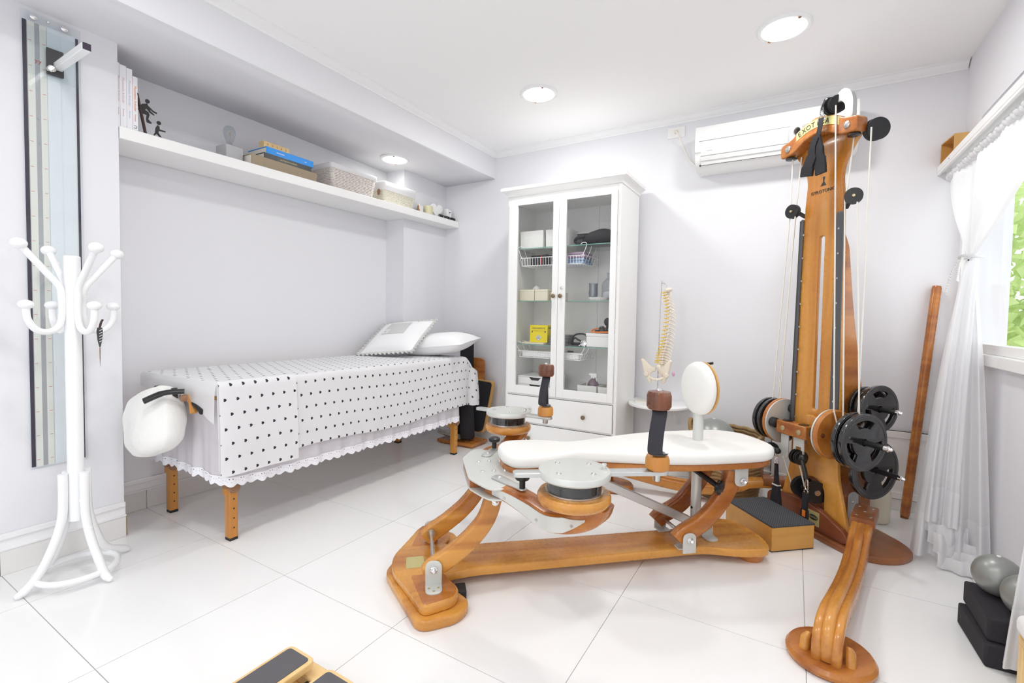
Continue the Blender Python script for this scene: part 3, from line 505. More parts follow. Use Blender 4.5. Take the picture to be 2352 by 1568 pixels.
for y0, y1, z, zz in ((-.118, -.178, 1.632, 1.60), (.110, .135, 1.632, 1.60)):
    mk('pulley_arm', G().cyl((.01, y0, zz), (-.03, y1, z), .010, n=12), 'black', tw); mk('pulley', pulley(G(), (-.035, y1+(-.012 if y1 < 0 else .012), z), (-.75, .66*(-1 if y1 < 0 else -.2), 0), .036, .011), 'black', tw)
    mk('pulley_hub', G().lathe([(.009, -.004), (.006, .018)], 12, (-.035, y1+(-.012 if y1 < 0 else .012), z), (-.75, .66*(-1 if y1 < 0 else -.2), 0)), 'brass', tw)
# ropes
ROP = [[(-.07, -.112, 2.065), (-.05, -.15, .645), (-.03, -.165, .54)], [(-.03, -.142, 1.645), (-.02, -.172, .62)], [(-.02, -.247, 1.92), (-.01, -.236, .62)], [(-.04, -.213, 1.60), (-.02, -.251, .62)],
       [(.0, -.15, 1.92), (-.02, -.142, 1.66)], [(-.03, .165, 1.91), (-.04, .158, 1.62), (-.035, .235, .60)], [(-.01, .13, 1.91), (-.02, .215, .60)], [(-.05, .115, 1.6), (-.03, .190, .64)],
       [(-.085, .098, .36), (-.05, .055, .18)], [(-.085, .004, .37), (-.05, -.025, .18)]]
for q in ROP: mk('rope', G().tube(q, .0032, 8), 'rope', tw)
# straps: things of their own that hang from the pulleys
def TWP(p): return Vector((.0987+(p[0]-p[1])*.70710678, 2.8005+(p[0]+p[1])*.70710678, p[2]))
def carabiner(t, c, h):
    mk('carabiner', G().tube([(c[0], c[1]+.010*math.cos(a)*(1.0 if math.sin(a) < 0 else .7), c[2]+h/2*math.sin(a)) for a in [2*PI*k/16 for k in range(16)]], .0032, 8, closed=True), 'chrome', t)
def web(g, path, w, t=.0025, face=(1, 0, 0)):
    f = Vector(face); secs = []
    P = [Vector(p) for p in path]
    for i, p in enumerate(P):
        ww = w[i] if isinstance(w, (list, tuple)) else w; tn = (P[min(i+1, len(P)-1)]-P[max(i-1, 0)]).normalized(); q = tn.cross(f).normalized()
        secs.append([p+q*(a*ww/2)+f*(b*t/2) for a, b in ((-1, -1), (1, -1), (1, 1), (-1, 1))])
    return g.loft(secs)
st = thing('hand_strap', 'black double loop strap hanging from the top pulley of the tower', 'strap', tw.location, R(45))
carabiner(st, (-.085, -.052, 2.062), .05); mk('ring', G().tube([(-.085, -.052+.018*math.cos(a), 2.026+.014*math.sin(a)) for a in [2*PI*k/16 for k in range(16)]], .003, 8, closed=True), 'chrome', st)
mk('strap', web(G(), spline([(-.087, -.052, 2.03), (-.09, -.050, 1.99), (-.09, -.038, 1.94)]), .026), 'dark_cloth', st)
mk('loop', web(G(), spline([(-.094, -.036, 1.945), (-.094, -.018, 1.90), (-.092, -.012, 1.86), (-.092, .008, 1.81), (-.09, .016, 1.772)], 5), [.034]*6+[.040]*4+[.056]*5+[.068]*6, .012), 'dark_cloth', st)
mk('loop', web(G(), spline([(-.09, -.036, 1.945), (-.09, -.048, 1.90), (-.088, -.052, 1.85), (-.085, -.058, 1.79), (-.085, -.060, 1.765)], 5), [.034]*6+[.044]*5+[.056]*10, .012), 'dark_cloth', st)
mk('rubber_band', G().box(-.098, -.089, -.030, -.003, 1.862, 1.867), 'orange', st)
s2 = thing('foot_strap', 'black foot strap hanging on the left front of the tower', 'strap', tw.location, R(45))
carabiner(s2, (-.115, .110, .335), .045); mk('clip', G().cyl((-.115, .110, .352), (-.115, .110, .40), .007, n=10), 'chrome', s2); mk('stop_ball', G().ball((-.115, .104, .385), .017, 8), 'black', s2)
mk('strap', web(G(), [(-.115, .108, .318), (-.115, .106, .27), (-.115, .102, .215)], [.016, .020, .028], .010), 'dark_cloth', s2); mk('loop', web(G(), spline([(-.115, .102, .215), (-.118, .100, .16), (-.12, .096, .10), (-.12, .092, .055)], 4), [.030, .034, .038, .044, .050, .056, .060, .062, .062, .060, .056, .050, .046], .016), 'dark_cloth', s2)
mk('tie', G().box(-.126, -.104, .084, .122, .205, .211), 'rope', s2)
s3 = thing('foot_strap', 'black foot strap with an orange tag hanging on the right front of the tower', 'strap', tw.location, R(45))
mk('swivel', G().tube(spline([(-.10, -.032, .385), (-.11, -.050, .365), (-.115, -.070, .325), (-.115, -.076, .30)]), .010, 10), 'black', s3); mk('stop_ball', G().ball((-.10, -.036, .388), .018, 8), 'black', s3)
carabiner(s3, (-.115, -.080, .272), .052); mk('ring', G().tube([(-.115, -.078+.011*math.cos(a), .238+.010*math.sin(a)) for a in [2*PI*k/12 for k in range(12)]], .0028, 8, closed=True), 'chrome', s3)
mk('strap', web(G(), spline([(-.115, -.078, .232), (-.116, -.076, .19), (-.118, -.076, .15)], 4), .030, .010), 'dark_cloth', s3); mk('loop', web(G(), spline([(-.118, -.076, .15), (-.12, -.080, .09), (-.12, -.090, .035), (-.12, -.092, .003)], 4), [.040]*6+[.050]*7, .012), 'dark_cloth', s3)
mk('tag', G().box(-.128, -.1245, -.088, -.072, .118, .148), 'orange', s3)
# weight plates: every plate is a thing
def plate(label, c, r, t, tri=True):
    o = thing('weight_plate', label, 'weight plate', TWP(c), R(45), 'cast iron weight plates on the tower')
    holes = [arc((0, 0), .016, 0, 348, 14)]
    for k in range(3):
        a = 90+120*k; ro, ri = r*.76, r*.50; holes.append(arc((0, 0), ro, a-32, a+32, 8)+arc((0, 0), ri, a+28, a-28, 6))
    T = frameT((0, 0, 0), (1, 0, 0), (0, 0, 1))           # plane xz, thickness towards -y
    shape('disc', [arc((0, 0), r, 0, 354, 46)]+holes, t*.72, 'black_gloss', o, .003, T @ Matrix.Translation((0, 0, -t*.36)))
    mk('rim', G().tube([(r*.90*math.cos(2*PI*k/40), 0, r*.90*math.sin(2*PI*k/40)) for k in range(40)], r*.095, 10, closed=True), 'black_gloss', o); mk('hub', G().tube([(r*.21*math.cos(2*PI*k/24), 0, r*.21*math.sin(2*PI*k/24)) for k in range(24)], t*.30, 8, closed=True), 'black_gloss', o)
    return o
plate('outer black weight plate on the near side axle of the tower carriage', (-.02, -.272, .525), .130, .028); plate('inner black weight plate on the near side axle of the tower carriage', (-.02, -.236, .525), .130, .028)
plate('outer black weight plate beside the white disc on the far side axle', (-.02, .262, .525), .113, .026); plate('inner black weight plate beside the white disc on the far side axle', (-.02, .228, .525), .113, .026)
plate('outermost black weight plate on the upper storage peg of the tower', (.15, -.203, .655), .113, .026); plate('middle black weight plate on the upper storage peg of the tower', (.15, -.167, .655), .098, .022); plate('innermost black weight plate on the upper storage peg of the tower', (.15, -.138, .655), .098, .022)
plate('large black weight plate on the lowest storage peg of the tower', (.15, -.194, .365), .140, .030)
for z, y1 in ((.655, -.285), (.365, -.310)):
    mk('weight_peg', G().cyl((.15, -.11, z), (.15, y1, z), .012, n=14), 'black', tw); mk('peg_tip', G().lathe([(.012, 0), (.012, .010), (.009, .012), (.008, .020), (.003, .026)], 14, (.15, y1, z), (0, -1, 0)), 'chrome', tw)

# ================================================================== alcove: shelf, massage table, coat rack, wall ruler
# ---- cloth helpers
def mkuv(name, fn, nu, nv, m, parent=None, thick=0, uvf=None, sub=0):
    g = G().grid(lambda u, v: fn(u, v), nu, nv); me = bpy.data.meshes.new(name); me.from_pydata([tuple(p) for p in g.v], [], g.f)
    if uvf:
        ul = me.uv_layers.new(name='UVMap')
        for lp in me.loops:
            i, j = divmod(lp.vertex_index, nv+1); ul.data[lp.index].uv = uvf(i/nu, j/nv)
    finish(me, m, True, 180); o = link(name, me, parent)
    if thick: md = o.modifiers.new('solid', 'SOLIDIFY'); md.thickness = thick; md.offset = 0
    return o
def math_chain(nt):
    def op(kind, a, b=None, c=None):
        n = nt.nodes.new('ShaderNodeMath'); n.operation = kind
        for i, v in enumerate((a, b, c)):
            if v is None: continue
            if isinstance(v, (int, float)): n.inputs[i].default_value = v
            else: nt.links.new(v, n.inputs[i])
        return n.outputs[0]
    return op
def heart_cloth():
    m = mat('heart_cloth', (.86, .86, .88), .9, bump=(220, .2, .001), trans=(.2, (.85, .85, .88))); nt = m.node_tree; op = math_chain(nt)
    uv = nt.nodes.new('ShaderNodeUVMap'); sp = nt.nodes.new('ShaderNodeSeparateXYZ'); nt.links.new(uv.outputs[0], sp.inputs[0])
    cu, cv, r = .056, .065, .0063
    rv = op('DIVIDE', sp.outputs[1], cv); row = op('FLOOR', rv); q = op('MULTIPLY', op('SUBTRACT', op('FRACT', rv), .5), cv/r)
    ru = op('ADD', op('DIVIDE', sp.outputs[0], cu), op('MULTIPLY', row, .5)); p = op('MULTIPLY', op('SUBTRACT', op('FRACT', ru), .5), -cu/r)
    s = op('SUBTRACT', op('ADD', op('MULTIPLY', p, p), op('MULTIPLY', q, q)), 1.0); s3 = op('MULTIPLY', op('MULTIPLY', s, s), s)
    f = op('SUBTRACT', s3, op('MULTIPLY', op('MULTIPLY', q, q), op('MULTIPLY', p, op('MULTIPLY', p, p)))); inside = op('LESS_THAN', f, 0.0)
    mx = nt.nodes.new('ShaderNodeMix'); mx.data_type = 'RGBA'; mx.inputs[6].default_value = (.86, .86, .88, 1); mx.inputs[7].default_value = (.035, .03, .045, 1)
    nt.links.new(inside, mx.inputs[0]); nt.links.new(mx.outputs[2], nt.nodes['Principled BSDF'].inputs['Base Color'])
    nt.links.new(mx.outputs[2], [n for n in nt.nodes if n.type == 'BSDF_TRANSLUCENT'][0].inputs[0])
heart_cloth()
def lace_mat():
    m = mat('lace_dots', (.86, .85, .90), .9, bump=(160, .4, .001)); nt = m.node_tree; op = math_chain(nt)
    uv = nt.nodes.new('ShaderNodeUVMap'); sp = nt.nodes.new('ShaderNodeSeparateXYZ'); nt.links.new(uv.outputs[0], sp.inputs[0])
    fu = op('FRACT', op('DIVIDE', sp.outputs[0], .048)); v = sp.outputs[1]; res = None
    for cx, cy, rr in ((.36, .036, .0022), (.62, .036, .0022), (.1, .026, .0013), (.88, .026, .0013), (.5, .022, .0012), (.25, .024, .001)):
        dx = op('MULTIPLY', op('SUBTRACT', fu, cx), .048); dy = op('SUBTRACT', v, cy); d = op('LESS_THAN', op('ADD', op('MULTIPLY', dx, dx), op('MULTIPLY', dy, dy)), rr*rr); res = d if res is None else op('MAXIMUM', res, d)
    mx = nt.nodes.new('ShaderNodeMix'); mx.data_type = 'RGBA'; mx.inputs[6].default_value = (.86, .85, .90, 1); mx.inputs[7].default_value = (.06, .04, .035, 1)
    nt.links.new(res, mx.inputs[0]); nt.links.new(mx.outputs[2], nt.nodes['Principled BSDF'].inputs['Base Color'])
lace_mat()
# ---- massage table
BX0, BX1, BY0, BY1, BZ = -2.86, -2.165, 1.095, 2.90, .742
mt = thing('massage_table', 'wooden massage table with folding legs against the alcove wall', 'massage table', (-2.51, 2.0, 0))
def W(g, o=(-2.51, 2.0, 0)):
    g.v = [(x-o[0], y-o[1], z-o[2]) for x, y, z in g.v]; return g
mk('mattress', W(G().box(BX0, BX1, BY0, BY1, BZ-.06, BZ)), 'vinyl', mt, bevel=.02, seg=3)
for r in ((BX0+.02, BX1-.02, BY0+.02, BY0+.05), (BX0+.02, BX1-.02, BY1-.05, BY1-.02), (BX0+.02, BX0+.05, BY0+.05, BY1-.05), (BX1-.05, BX1-.02, BY0+.05, BY1-.05)): mk('frame_rail', W(G().box(*r, BZ-.135, BZ-.062)), 'wood_leg', mt, bevel=.003)
for x, y in ((-2.225, 1.185), (-2.795, 1.185), (-2.21, 2.835), (-2.795, 2.835)):
    lg = mk('leg', W(G().box(x-.022, x+.022, y-.019, y+.019, .012, BZ-.14)), 'wood_leg', mt, bevel=.003)
    mk('foot_cap', W(G().box(x-.021, x+.021, y-.018, y+.018, 0, .0115)), 'black_rubber', lg, smooth=False); mk('upper_leg', W(G().box(x-.045, x-.0225, y-.017, y+.017, .205, BZ-.14)), 'wood_leg', lg, bevel=.003)
    for k in range(4): mk('hole', W(G().lathe([(.004, 0), (.004, .0008)], 10, (x+.0222, y, .06+.045*k), (1, 0, 0))), 'ink', lg)
    mk('hand_nut', W(G().lathe([(.024, 0), (.026, .004), (.024, .014), (.010, .016)], 18, (x, y-.019, .27), (0, -1, 0))), 'brown', lg); mk('hand_nut', W(G().lathe([(.024, 0), (.026, .004), (.024, .014), (.010, .016)], 18, (x+.0222, y, .25), (1, 0, 0))), 'brown', lg)
# face cradle under its white cover
cr = G()
def crad(u, v):
    a = 2*PI*u; b = 2*PI*v; rr = .105; tb = .066+.008*math.sin(5*a)+.006*math.sin(9*a+2*b); return (rr*1.15*math.cos(a)+tb*math.cos(a)*math.cos(b), 0, 0)
cradle = G(); NU, NV = 40, 16; V = []
for i in range(NU):
    a = 2*PI*i/NU
    for j in range(NV):
        b = 2*PI*j/NV; tb = .062+.004*math.sin(7*a+b)+.003*math.sin(13*a); V.append(((.088+tb*math.cos(b))*math.cos(a)*1.02, tb*1.05*math.sin(b), (.070+tb*math.cos(b))*math.sin(a)*1.0))
cradle.add(V, [(i*NV+j, ((i+1) % NU)*NV+j, ((i+1) % NU)*NV+(j+1) % NV, i*NV+(j+1) % NV) for i in range(NU) for j in range(NV)])
def sq(a, e): return math.copysign(abs(a)**e, a)
cradle = G().grid(lambda u, v: (.132*sq(math.cos((v-.5)*PI), .55)*sq(math.cos(2*PI*u), .6)+.003*math.sin(v*30), .072*sq(math.cos((v-.5)*PI), .6)*sq(math.sin(2*PI*u), .7)+.003*math.sin(u*40), .150*sq(math.sin((v-.5)*PI), .75)-.016*math.exp(-((u-.25)*9)**2)*(v > .8)), 48, 28)
fc = mk('face_cradle', cradle, 'fur_white', mt, ang=180, loc=(-2.475+2.51, .985-2.0, .560), rot=(R(-18), R(-22), R(24)))
mk('cradle_frame', W(G().bar((-2.37, 1.085, .68), (-2.315, 1.07, .60), .028, .012)), 'wood_leg', mt, bevel=.002)
mk('cradle_bar', W(G().cyl((-2.62, 1.085, .672), (-2.38, 1.055, .675), .009, n=12)), 'chrome', mt); mk('cradle_bar', W(G().cyl((-2.60, 1.09, .650), (-2.40, 1.06, .655), .007, n=12)), 'chrome', mt)
mk('pivot', W(G().lathe([(.03, 0), (.03, .02), (.02, .026)], 20, (-2.66, 1.08, .665), (-.3, -1, 0))), 'black', mt); mk('pivot', W(G().lathe([(.030, 0), (.030, .02), (.02, .026)], 20, (-2.42, 1.05, .680), (-.3, -1, 0))), 'black', mt)
mk('lever', W(G().tube(spline([(-2.33, 1.04, .702), (-2.365, .975, .700), (-2.405, .915, .668)]), [.013]*7+[.015]*6, 12, flat=.6)), 'black', mt); mk('lever', W(G().tube([(-2.36, 1.085, .648), (-2.25, 1.075, .612)], .012, 12)), 'black', mt)
mk('cradle_nut', W(G().lathe([(.016, 0), (.016, .02), (.01, .024)], 14, (-2.33, 1.05, .672), (-.2, -1, 0))), 'brown', mt)
# gathered skirt with scalloped lace
sk = thing('bed_skirt', 'gathered white skirt with scalloped eyelet lace around the massage table', 'bed skirt', (-2.51, 2.0, 0))
def per(s):                                                # along the near end, then along the long side
    L1 = .63; r = .05
    if s < L1: return (-2.845+s, BY0+.016, 0, -1)
    s -= L1
    a = min(1, s/.078)*PI/2
    if s < .078: return (-2.215+math.sin(a)*.05, BY0+.066-math.cos(a)*.05, math.sin(a), -math.cos(a))
    return (-2.165, BY0+.066+(s-.078), 1, 0)
LT = .63+.078+1.66
def skf(u, v):
    s = u*LT; x, y, nx, ny = per(s); d = v; am = .0065*d*(math.sin(s*46)+.6*math.sin(s*83+1.3)+.4*math.sin(s*19)); z = .665-d*(.665-.300+.035*math.sin(s*2.2+.6)*0); zb = z+.03*d*(1 if s < .5 else max(0, 1-(s-.5)*3))
    x = x + (nx*.006)*d ; return (x+nx*am+2.51, y+ny*am-2.0, zb)
mkuv('skirt', skf, 260, 8, 'sheer_skirt', sk)
def lcf(u, v):
    s = u*LT; x0, y0, z0 = skf(u, 1.0); sc = abs(math.sin(s*PI/.048)); dz = .046*v*(.72+.28*sc); nx = per(s)[2]; ny = per(s)[3]
    return (x0+nx*.002, y0+ny*.002, z0-dz+.004)
mkuv('lace', lcf, 400, 4, 'lace_dots', sk, uvf=lambda u, v: (u*LT, .046*(1-v)))
# printed sheet
sh = thing('bed_sheet', 'white sheet printed with small dark hearts draped over the massage table', 'sheet', (-2.51, 2.0, 0))
ZT = BZ+.006
def drape(s, y, ed, low, off=0):                            # s runs from the wall across the top and down the near side
    top = (BX1+.012)-(BX0-.0); r = .022
    if s < top-r: return (BX0+s, ZT+off)
    a = (s-(top-r))/r
    if a < PI/2: return (BX0+top-r+math.sin(a)*(r+off), ZT-r+math.cos(a)*(r+off))
    d = s-(top-r)-r*PI/2; return (BX0+top+off+.014*min(1, d*4)+.006*d*math.sin(y*9+1)+.008*d*math.sin(y*23), ZT-r-d)
top_ = BX1+.012-BX0; slen = top_+.372
def shf(u, v):
    y = BY0-.008+u*(3.045-BY0+.008); s = v*slen*(1.0-.012*math.sin(y*5)); x, z = drape(s, y, 0, 0)
    over = max(0, y-BY1-.004)
    if over > 0:
        k = over/.14; d = max(0, s-top_); z -= over*(.35+.9*k)*(1 if d < .05 else .3); x += .02*math.sin(y*40)*min(1, d*4)
        z = max(z, .36)
    return (x+2.51, y-2.0, z)
mkuv('sheet', shf, 90, 60, 'heart_cloth', sh, uvf=lambda u, v: (u*(3.045-BY0+.008)+.01, v*slen))
def fold(u, v):
    y = BY0-.004+u*.372; s = top_-.02+v*(slen-top_+.056); x, z = drape(s, y, 0, 0, .004); return (x+.006+2.51, y-2.0, z)
mkuv('folded_band', fold, 16, 30, 'heart_cloth', sh, uvf=lambda u, v: (u*.372+.03, v*(slen-top_+.056)+.01))
def endf(u, v):
    x = BX0+u*(BX1+.02-BX0); dr = .060+.105*max(0, (u-.62)/.38)**.7; a = min(1, v*6)*PI/2; return (x+2.51, BY0-.008-.012*math.sin(a)-.004*math.sin(u*21)*v-2.0, ZT-.012+.012*math.cos(a)-dr*v)
mkuv('end_drop', endf, 40, 12, 'sheer', sh)
# pillows
def cushion(w, h, t, puff=1.6, n=18):
    g = G()
    for sgn in (1, -1):
        def f(u, v):
            a, b = u*2-1, v*2-1; e = max(0, (1-abs(a)**2.6))*max(0, (1-abs(b)**2.6)); pin = 1-.07*(a*a)*(1-b*b)*0-.06*((1-a*a)*(b*b)+(1-b*b)*(a*a)); return (a*w/2*pin, b*h/2*pin, sgn*t/2*e**.5)
        g.grid(f, n, n)
    return g
pw = thing('pillow', 'plain white pillow lying at the far end of the massage table', 'pillow', (-2.385, 2.85, BZ+.097), rot=(R(5), R(-6), R(12)))
mk('pillow_case', cushion(.58, .40, .165), 'pillow', pw, ang=180, sub=1)
cu_ = thing('cushion', 'square white cushion with grey ruffle and embroidered patches leaning on the pillow', 'cushion', (-2.625, 2.655, BZ+.148), rot=(R(31), R(-5), R(11)))
mk('cushion_cover', cushion(.45, .42, .11), 'pillow', cu_, ang=180, sub=1)
ru = G()
def ruf(u, v):
    t = u*4; k = int(t) % 4; f = t-int(t); c = [(-1, -1), (1, -1), (1, 1), (-1, 1), (-1, -1)]; a = c[k]; b = c[k+1]; x, y = a[0]+(b[0]-a[0])*f, a[1]+(b[1]-a[1])*f; sc = 1+v*.17
    return (x*.212*sc, y*.197*sc, .008*v*math.sin(u*4*PI*26)+.003*v*math.sin(u*4*PI*61))
mkuv('ruffle', ruf, 416, 4, 'ruffle_grey', cu_)
def onc(x, y, w, h, m, nm, lift=.0015):
    def f(u, v):
        X, Y = x+(u-.5)*w, y+(v-.5)*h; a, b = X/.2, Y/.2; e = max(0, (1-abs(a)**2.6))*max(0, (1-abs(b)**2.6)); return (X, Y, .055*e**.5+lift)
    mkuv(nm, f, 10, 10, m, cu_)
mat('patch_grey', (.62, .62, .61), .9, bump=(300, .4, .001)); mat('patch_light', (.78, .78, .77), .9, bump=(60, .5, .002))
onc(-.01, .045, .20, .17, 'patch_grey', 'patch'); onc(-.085, .0, .06, .06, 'patch_light', 'patch', .003)
for k in range(4): g = G().tube([(0, -.012, 0), (0, .012, 0)], .0022, 6); mk('stitch', g, 'grey_box', cu_, loc=(-.085, 0, .053), rot=(0, 0, R(45*k)))
for x, y in ((.13, .12), (.14, .05), (.135, -.03), (.13, -.10), (.05, -.13), (-.04, -.135), (.12, .155)): mk('stitch', G().tube([(-.007, 0, 0), (.007, 0, 0)], .002, 6).tube([(0, -.007, 0), (0, .007, 0)], .002, 6), 'grey_box', cu_, loc=(x, y, .033))
# ---- floating shelf
fs = mk('wall_shelf', G().prism([(-2.965, YC+.003), (-2.668, YC+.003), (-2.615, YB-.003), (-2.768, YB-.003), (-2.768, 2.857), (-2.965, 2.857)], 1.845, 1.900), 'cab_white', bevel=.003); tag(fs, 'long thick white floating shelf across the alcove', 'shelf'); SZ = 1.9005
# upright books
bk = [(.9375, .010, .290, 'book_white', 'ink_faint_red', 'white book with orange spine print at the very left of the shelf'), (.9485, .024, .285, 'book_white', 'ink_faint_red', 'tall white book with reddish spine lettering on the shelf'), (.9735, .022, .280, 'book_white', 'ink_faint_blue', 'tall white book with blue spine lettering on the shelf'), (.9965, .0195, .252, 'book_white', 'orange', 'shorter white book with orange red lettering beside the bookend')]
for y, t, h, m, im, lab in bk:
    b = thing('book', lab, 'book', (-2.78, y+t/2, SZ), 0, 'white books standing on the shelf')
    cg = G(); cg.box(.088, .09, -t/2, t/2, 0, h); cg.box(-.10, .088, -t/2, -t/2+.002, 0, h); cg.box(-.10, .088, t/2-.002, t/2, 0, h); mk('cover', cg, m, b, smooth=False); mk('pages', G().box(-.095, .0878, -t/2+.0022, t/2-.0022, .004, h-.004), 'paper', b, smooth=False)
    for (za, zb, w_) in ((.40, .80, .011), (.16, .34, .006)): text('spine_title', 'Movimento Articular' if w_ > .01 else 'fisioterapia', w_*1.25, im, b, frameT((.0904, 0, h*(za+zb)/2), (0, 0, -1), (0, 1, 0)), .0002)
    if t < .021 and y > .98: mk('spine_edge', G().box(-.02, .0902, -t/2-.0006, -t/2, 0, h), 'red', b, smooth=False); text('spine_mark', 'C', .02, 'ink', b, frameT((.0904, 0, .02), (0, -1, 0), (0, 0, 1)), .0002)
# runner bookend
be = thing('bookend', 'black bookend of a leaning slab held up by two small runner figures', 'bookend', (-2.70, 1.036, SZ))
mk('slab', G().box(-.008, .010, -.003, .003, 0, .185, Matrix.Translation((0, .014, 0)) @ Matrix.Rotation(R(10.5), 4, 'X')), 'feather', be, smooth=False)
YZf = lambda x: frameT((x, 0, 0), (0, 1, 0), (0, 0, 1))
shape('jumping_figure', [[(-.014, .110), (-.012, .125), (.0, .142), (.014, .148), (.018, .152), (.022, .150), (.024, .142), (.046, .126), (.060, .122), (.060, .116), (.046, .118), (.030, .128), (.034, .120), (.050, .108), (.048, .104), (.030, .112), (.018, .126), (.012, .118), (.026, .112), (.030, .100), (.024, .078), (.038, .066), (.036, .060), (.018, .062), (.016, .076), (.018, .096), (.0, .098)], arc((.022, .162), .0095, 0, 340, 12)], .004, 'ink', be, .0005, YZf(.0))
shape('running_figure', [[(.036, .0), (.046, .012), (.052, .026), (.054, .048), (.062, .064), (.070, .060), (.072, .046), (.096, .046), (.096, .040), (.068, .038), (.066, .028), (.078, .012), (.088, .0), (.080, .0), (.066, .014), (.058, .020), (.050, .010), (.046, .0)], arc((.068, .076), .0095, 0, 340, 12)], .004, 'ink', be, .0005, YZf(.0))
mk('foot_plate', G().box(-.02, .02, .0, .10, 0, .0012), 'white_metal', be, smooth=False); mk('link_rod', G().box(-.001, .003, -.02, .01, .11, .114), 'ink', be, smooth=False)
# cube lamp with clear bulb
cl_ = thing('table_lamp', 'small concrete cube lamp with a clear bulb on the shelf', 'lamp', (-2.765, 1.475, SZ), R(4))
mk('base', G().box(-.048, .048, -.048, .048, 0, .086), 'concrete', cl_, bevel=.003); mk('socket', G().cyl((0, 0, .086), (0, 0, .098), .014, n=16), 'brass', cl_)
mk('bulb', G().lathe([(.013, .098), (.015, .112), (.024, .135), (.031, .160), (.030, .182), (.020, .198), (.004, .205)], 24), 'plastic_clear', cl_, ang=180); mk('filament', G().tube(spline([(-.008, 0, .11), (-.012, 0, .16), (-.004, 0, .175), (.004, 0, .15), (.012, 0, .172), (.008, 0, .11)]), .0012, 6), 'brass', cl_)
# stacked books
def flat_book(x, y, z, w, d, h, cov, lab, rz=0, spine=None):
    b = thing('book', lab, 'book', (x, y, z), R(rz), 'books lying stacked on the shelf'); c = G(); t = min(.004, h*.12)
    c.box(-d/2, d/2, -w/2, w/2, 0, t); c.box(-d/2, d/2, -w/2, w/2, h-t, h); c.box(d/2-.003, d/2, -w/2, w/2, t, h-t); mk('cover', c, cov, b, smooth=False)
    mk('pages', G().box(-d/2+.004, d/2-.0035, -w/2+.003, w/2-.003, t+.0003, h-t-.0003), 'paper', b, smooth=False); return b
flat_book(-2.765, 1.755, SZ, .43, .19, .058, 'old_book', 'thick old brown book at the bottom of the stack on the shelf', 1)
b2 = flat_book(-2.765, 1.775, SZ+.0585, .315, .185, .030, 'black', 'black book lying under the blue book on the shelf', 1); text('title', 'psicologia do movimento', .011, 'gold_label', b2, frameT((.0932, 0, .015), (0, 1, 0), (0, 0, 1)), .0002)
b3 = flat_book(-2.765, 1.79, SZ+.089, .315, .185, .038, 'book_blue', 'bright blue book near the top of the stack on the shelf', 1); text('title', 'anatomia', .014, 'white_plastic', b3, frameT((.0932, -.07, .019), (0, 1, 0), (0, 0, 1)), .0002); text('title', 'em', .012, 'white_plastic', b3, frameT((.0932, .10, .019), (0, 1, 0), (0, 0, 1)), .0002)
flat_book(-2.80, 1.80, SZ+.1275, .27, .17, .010, 'book_white', 'thin white booklet on top of the blue book', 1)
wc = thing('wooden_calendar', 'small pale wooden block with printed figures on top of the stacked books', 'ornament', (-2.80, 1.765, SZ+.138), R(1)); mk('block', G().box(-.025, .025, -.085, .085, 0, .055), 'wood_pale', wc, bevel=.002)
for k, ch in enumerate('D A T A S'.split()): text('mark', ch, .016, 'brown', wc, frameT((.0254, -.06+.03*k, .038), (0, 1, 0), (0, 0, 1)), .0003)
text('mark', '2 0 1 9', .012, 'brown', wc, frameT((.0254, -.03, .018), (0, 1, 0), (0, 0, 1)), .0003)
# wicker baskets with cloth liners
def basket(lab, x, y, w, d, h, m, liner, lh, taper=.86):
    t = thing('wicker_basket', lab, 'basket', (x, y, SZ), 0, 'wicker baskets on the shelf'); nz = int(h/.010)
    def rect(k, o=0): a, b = d/2*k+o, w/2*k+o; return [(-a, -b), (a, -b), (a, b), (-a, b)]
    ns = 0; g = G()
    for i in range(nz):
        z = .006+i*.010; k = taper+(1-taper)*z/h; R_ = rnd(rect(k), .02, 3); off = .0035 if i % 2 else -.0035; pts = []; L_ = 0
        for a, b in zip(R_, R_[1:]+R_[:1]):
            a, b = Vector(a), Vector(b); n = max(1, int((b-a).length/.014)); nr = Vector(((b-a).y, -(b-a).x)).normalized()
            for q in range(n): ns += 1; p = a+(b-a)*q/n+nr*(.0030*(1 if (len(pts)+i) % 2 else -1)); pts.append((p.x, p.y, z))
        g.tube(pts, .0046, 5, closed=True)
    wv = mk('woven_side', g, m, t, ang=180); wv['kind'] = 'stuff'
    sg = G(); R_ = rnd(rect(1), .02, 3)
    for a, b in zip(R_, R_[1:]+R_[:1]):
        a, b = Vector(a), Vector(b); n = max(1, int((b-a).length/.028))
        for q in range(n): p = a+(b-a)*q/n; sg.tube([(p.x*taper, p.y*taper, 0), (p.x, p.y, h)], .0032, 5)
    so = mk('stakes', sg, m, t, ang=180); so['kind'] = 'stuff'; mk('bottom', G().box(-d/2*taper, d/2*taper, -w/2*taper, w/2*taper, .001, .006), m, t, smooth=False)
    lg = G(); secs = []
    for z, o in ((h-lh, .007), (h-lh*.5, .009), (h+.002, .008), (h+.006, .003), (h, -.004), (h-.05, -.006), (.008, -.007)): secs.append([(a, b, z) for a, b in rnd(rect(taper+(1-taper)*min(1, z/h), o), .022, 3)])
    n = len(secs[0]); V = [p for s_ in secs for p in s_]; lg.add(V, [(i*n+j, i*n+(j+1) % n, (i+1)*n+(j+1) % n, (i+1)*n+j) for i in range(len(secs)-1) for j in range(n)]); mk('liner', lg, liner, t, ang=60); return t
basket('large white wicker basket with a narrow cloth rim on the shelf', -2.80, 2.285, .395, .24, .165, 'wicker', 'cloth', .028); bs = basket('smaller cream wicker basket with a deep white cloth liner on the shelf', -2.795, 2.735, .345, .22, .160, 'wicker_cream', 'cloth', .058)
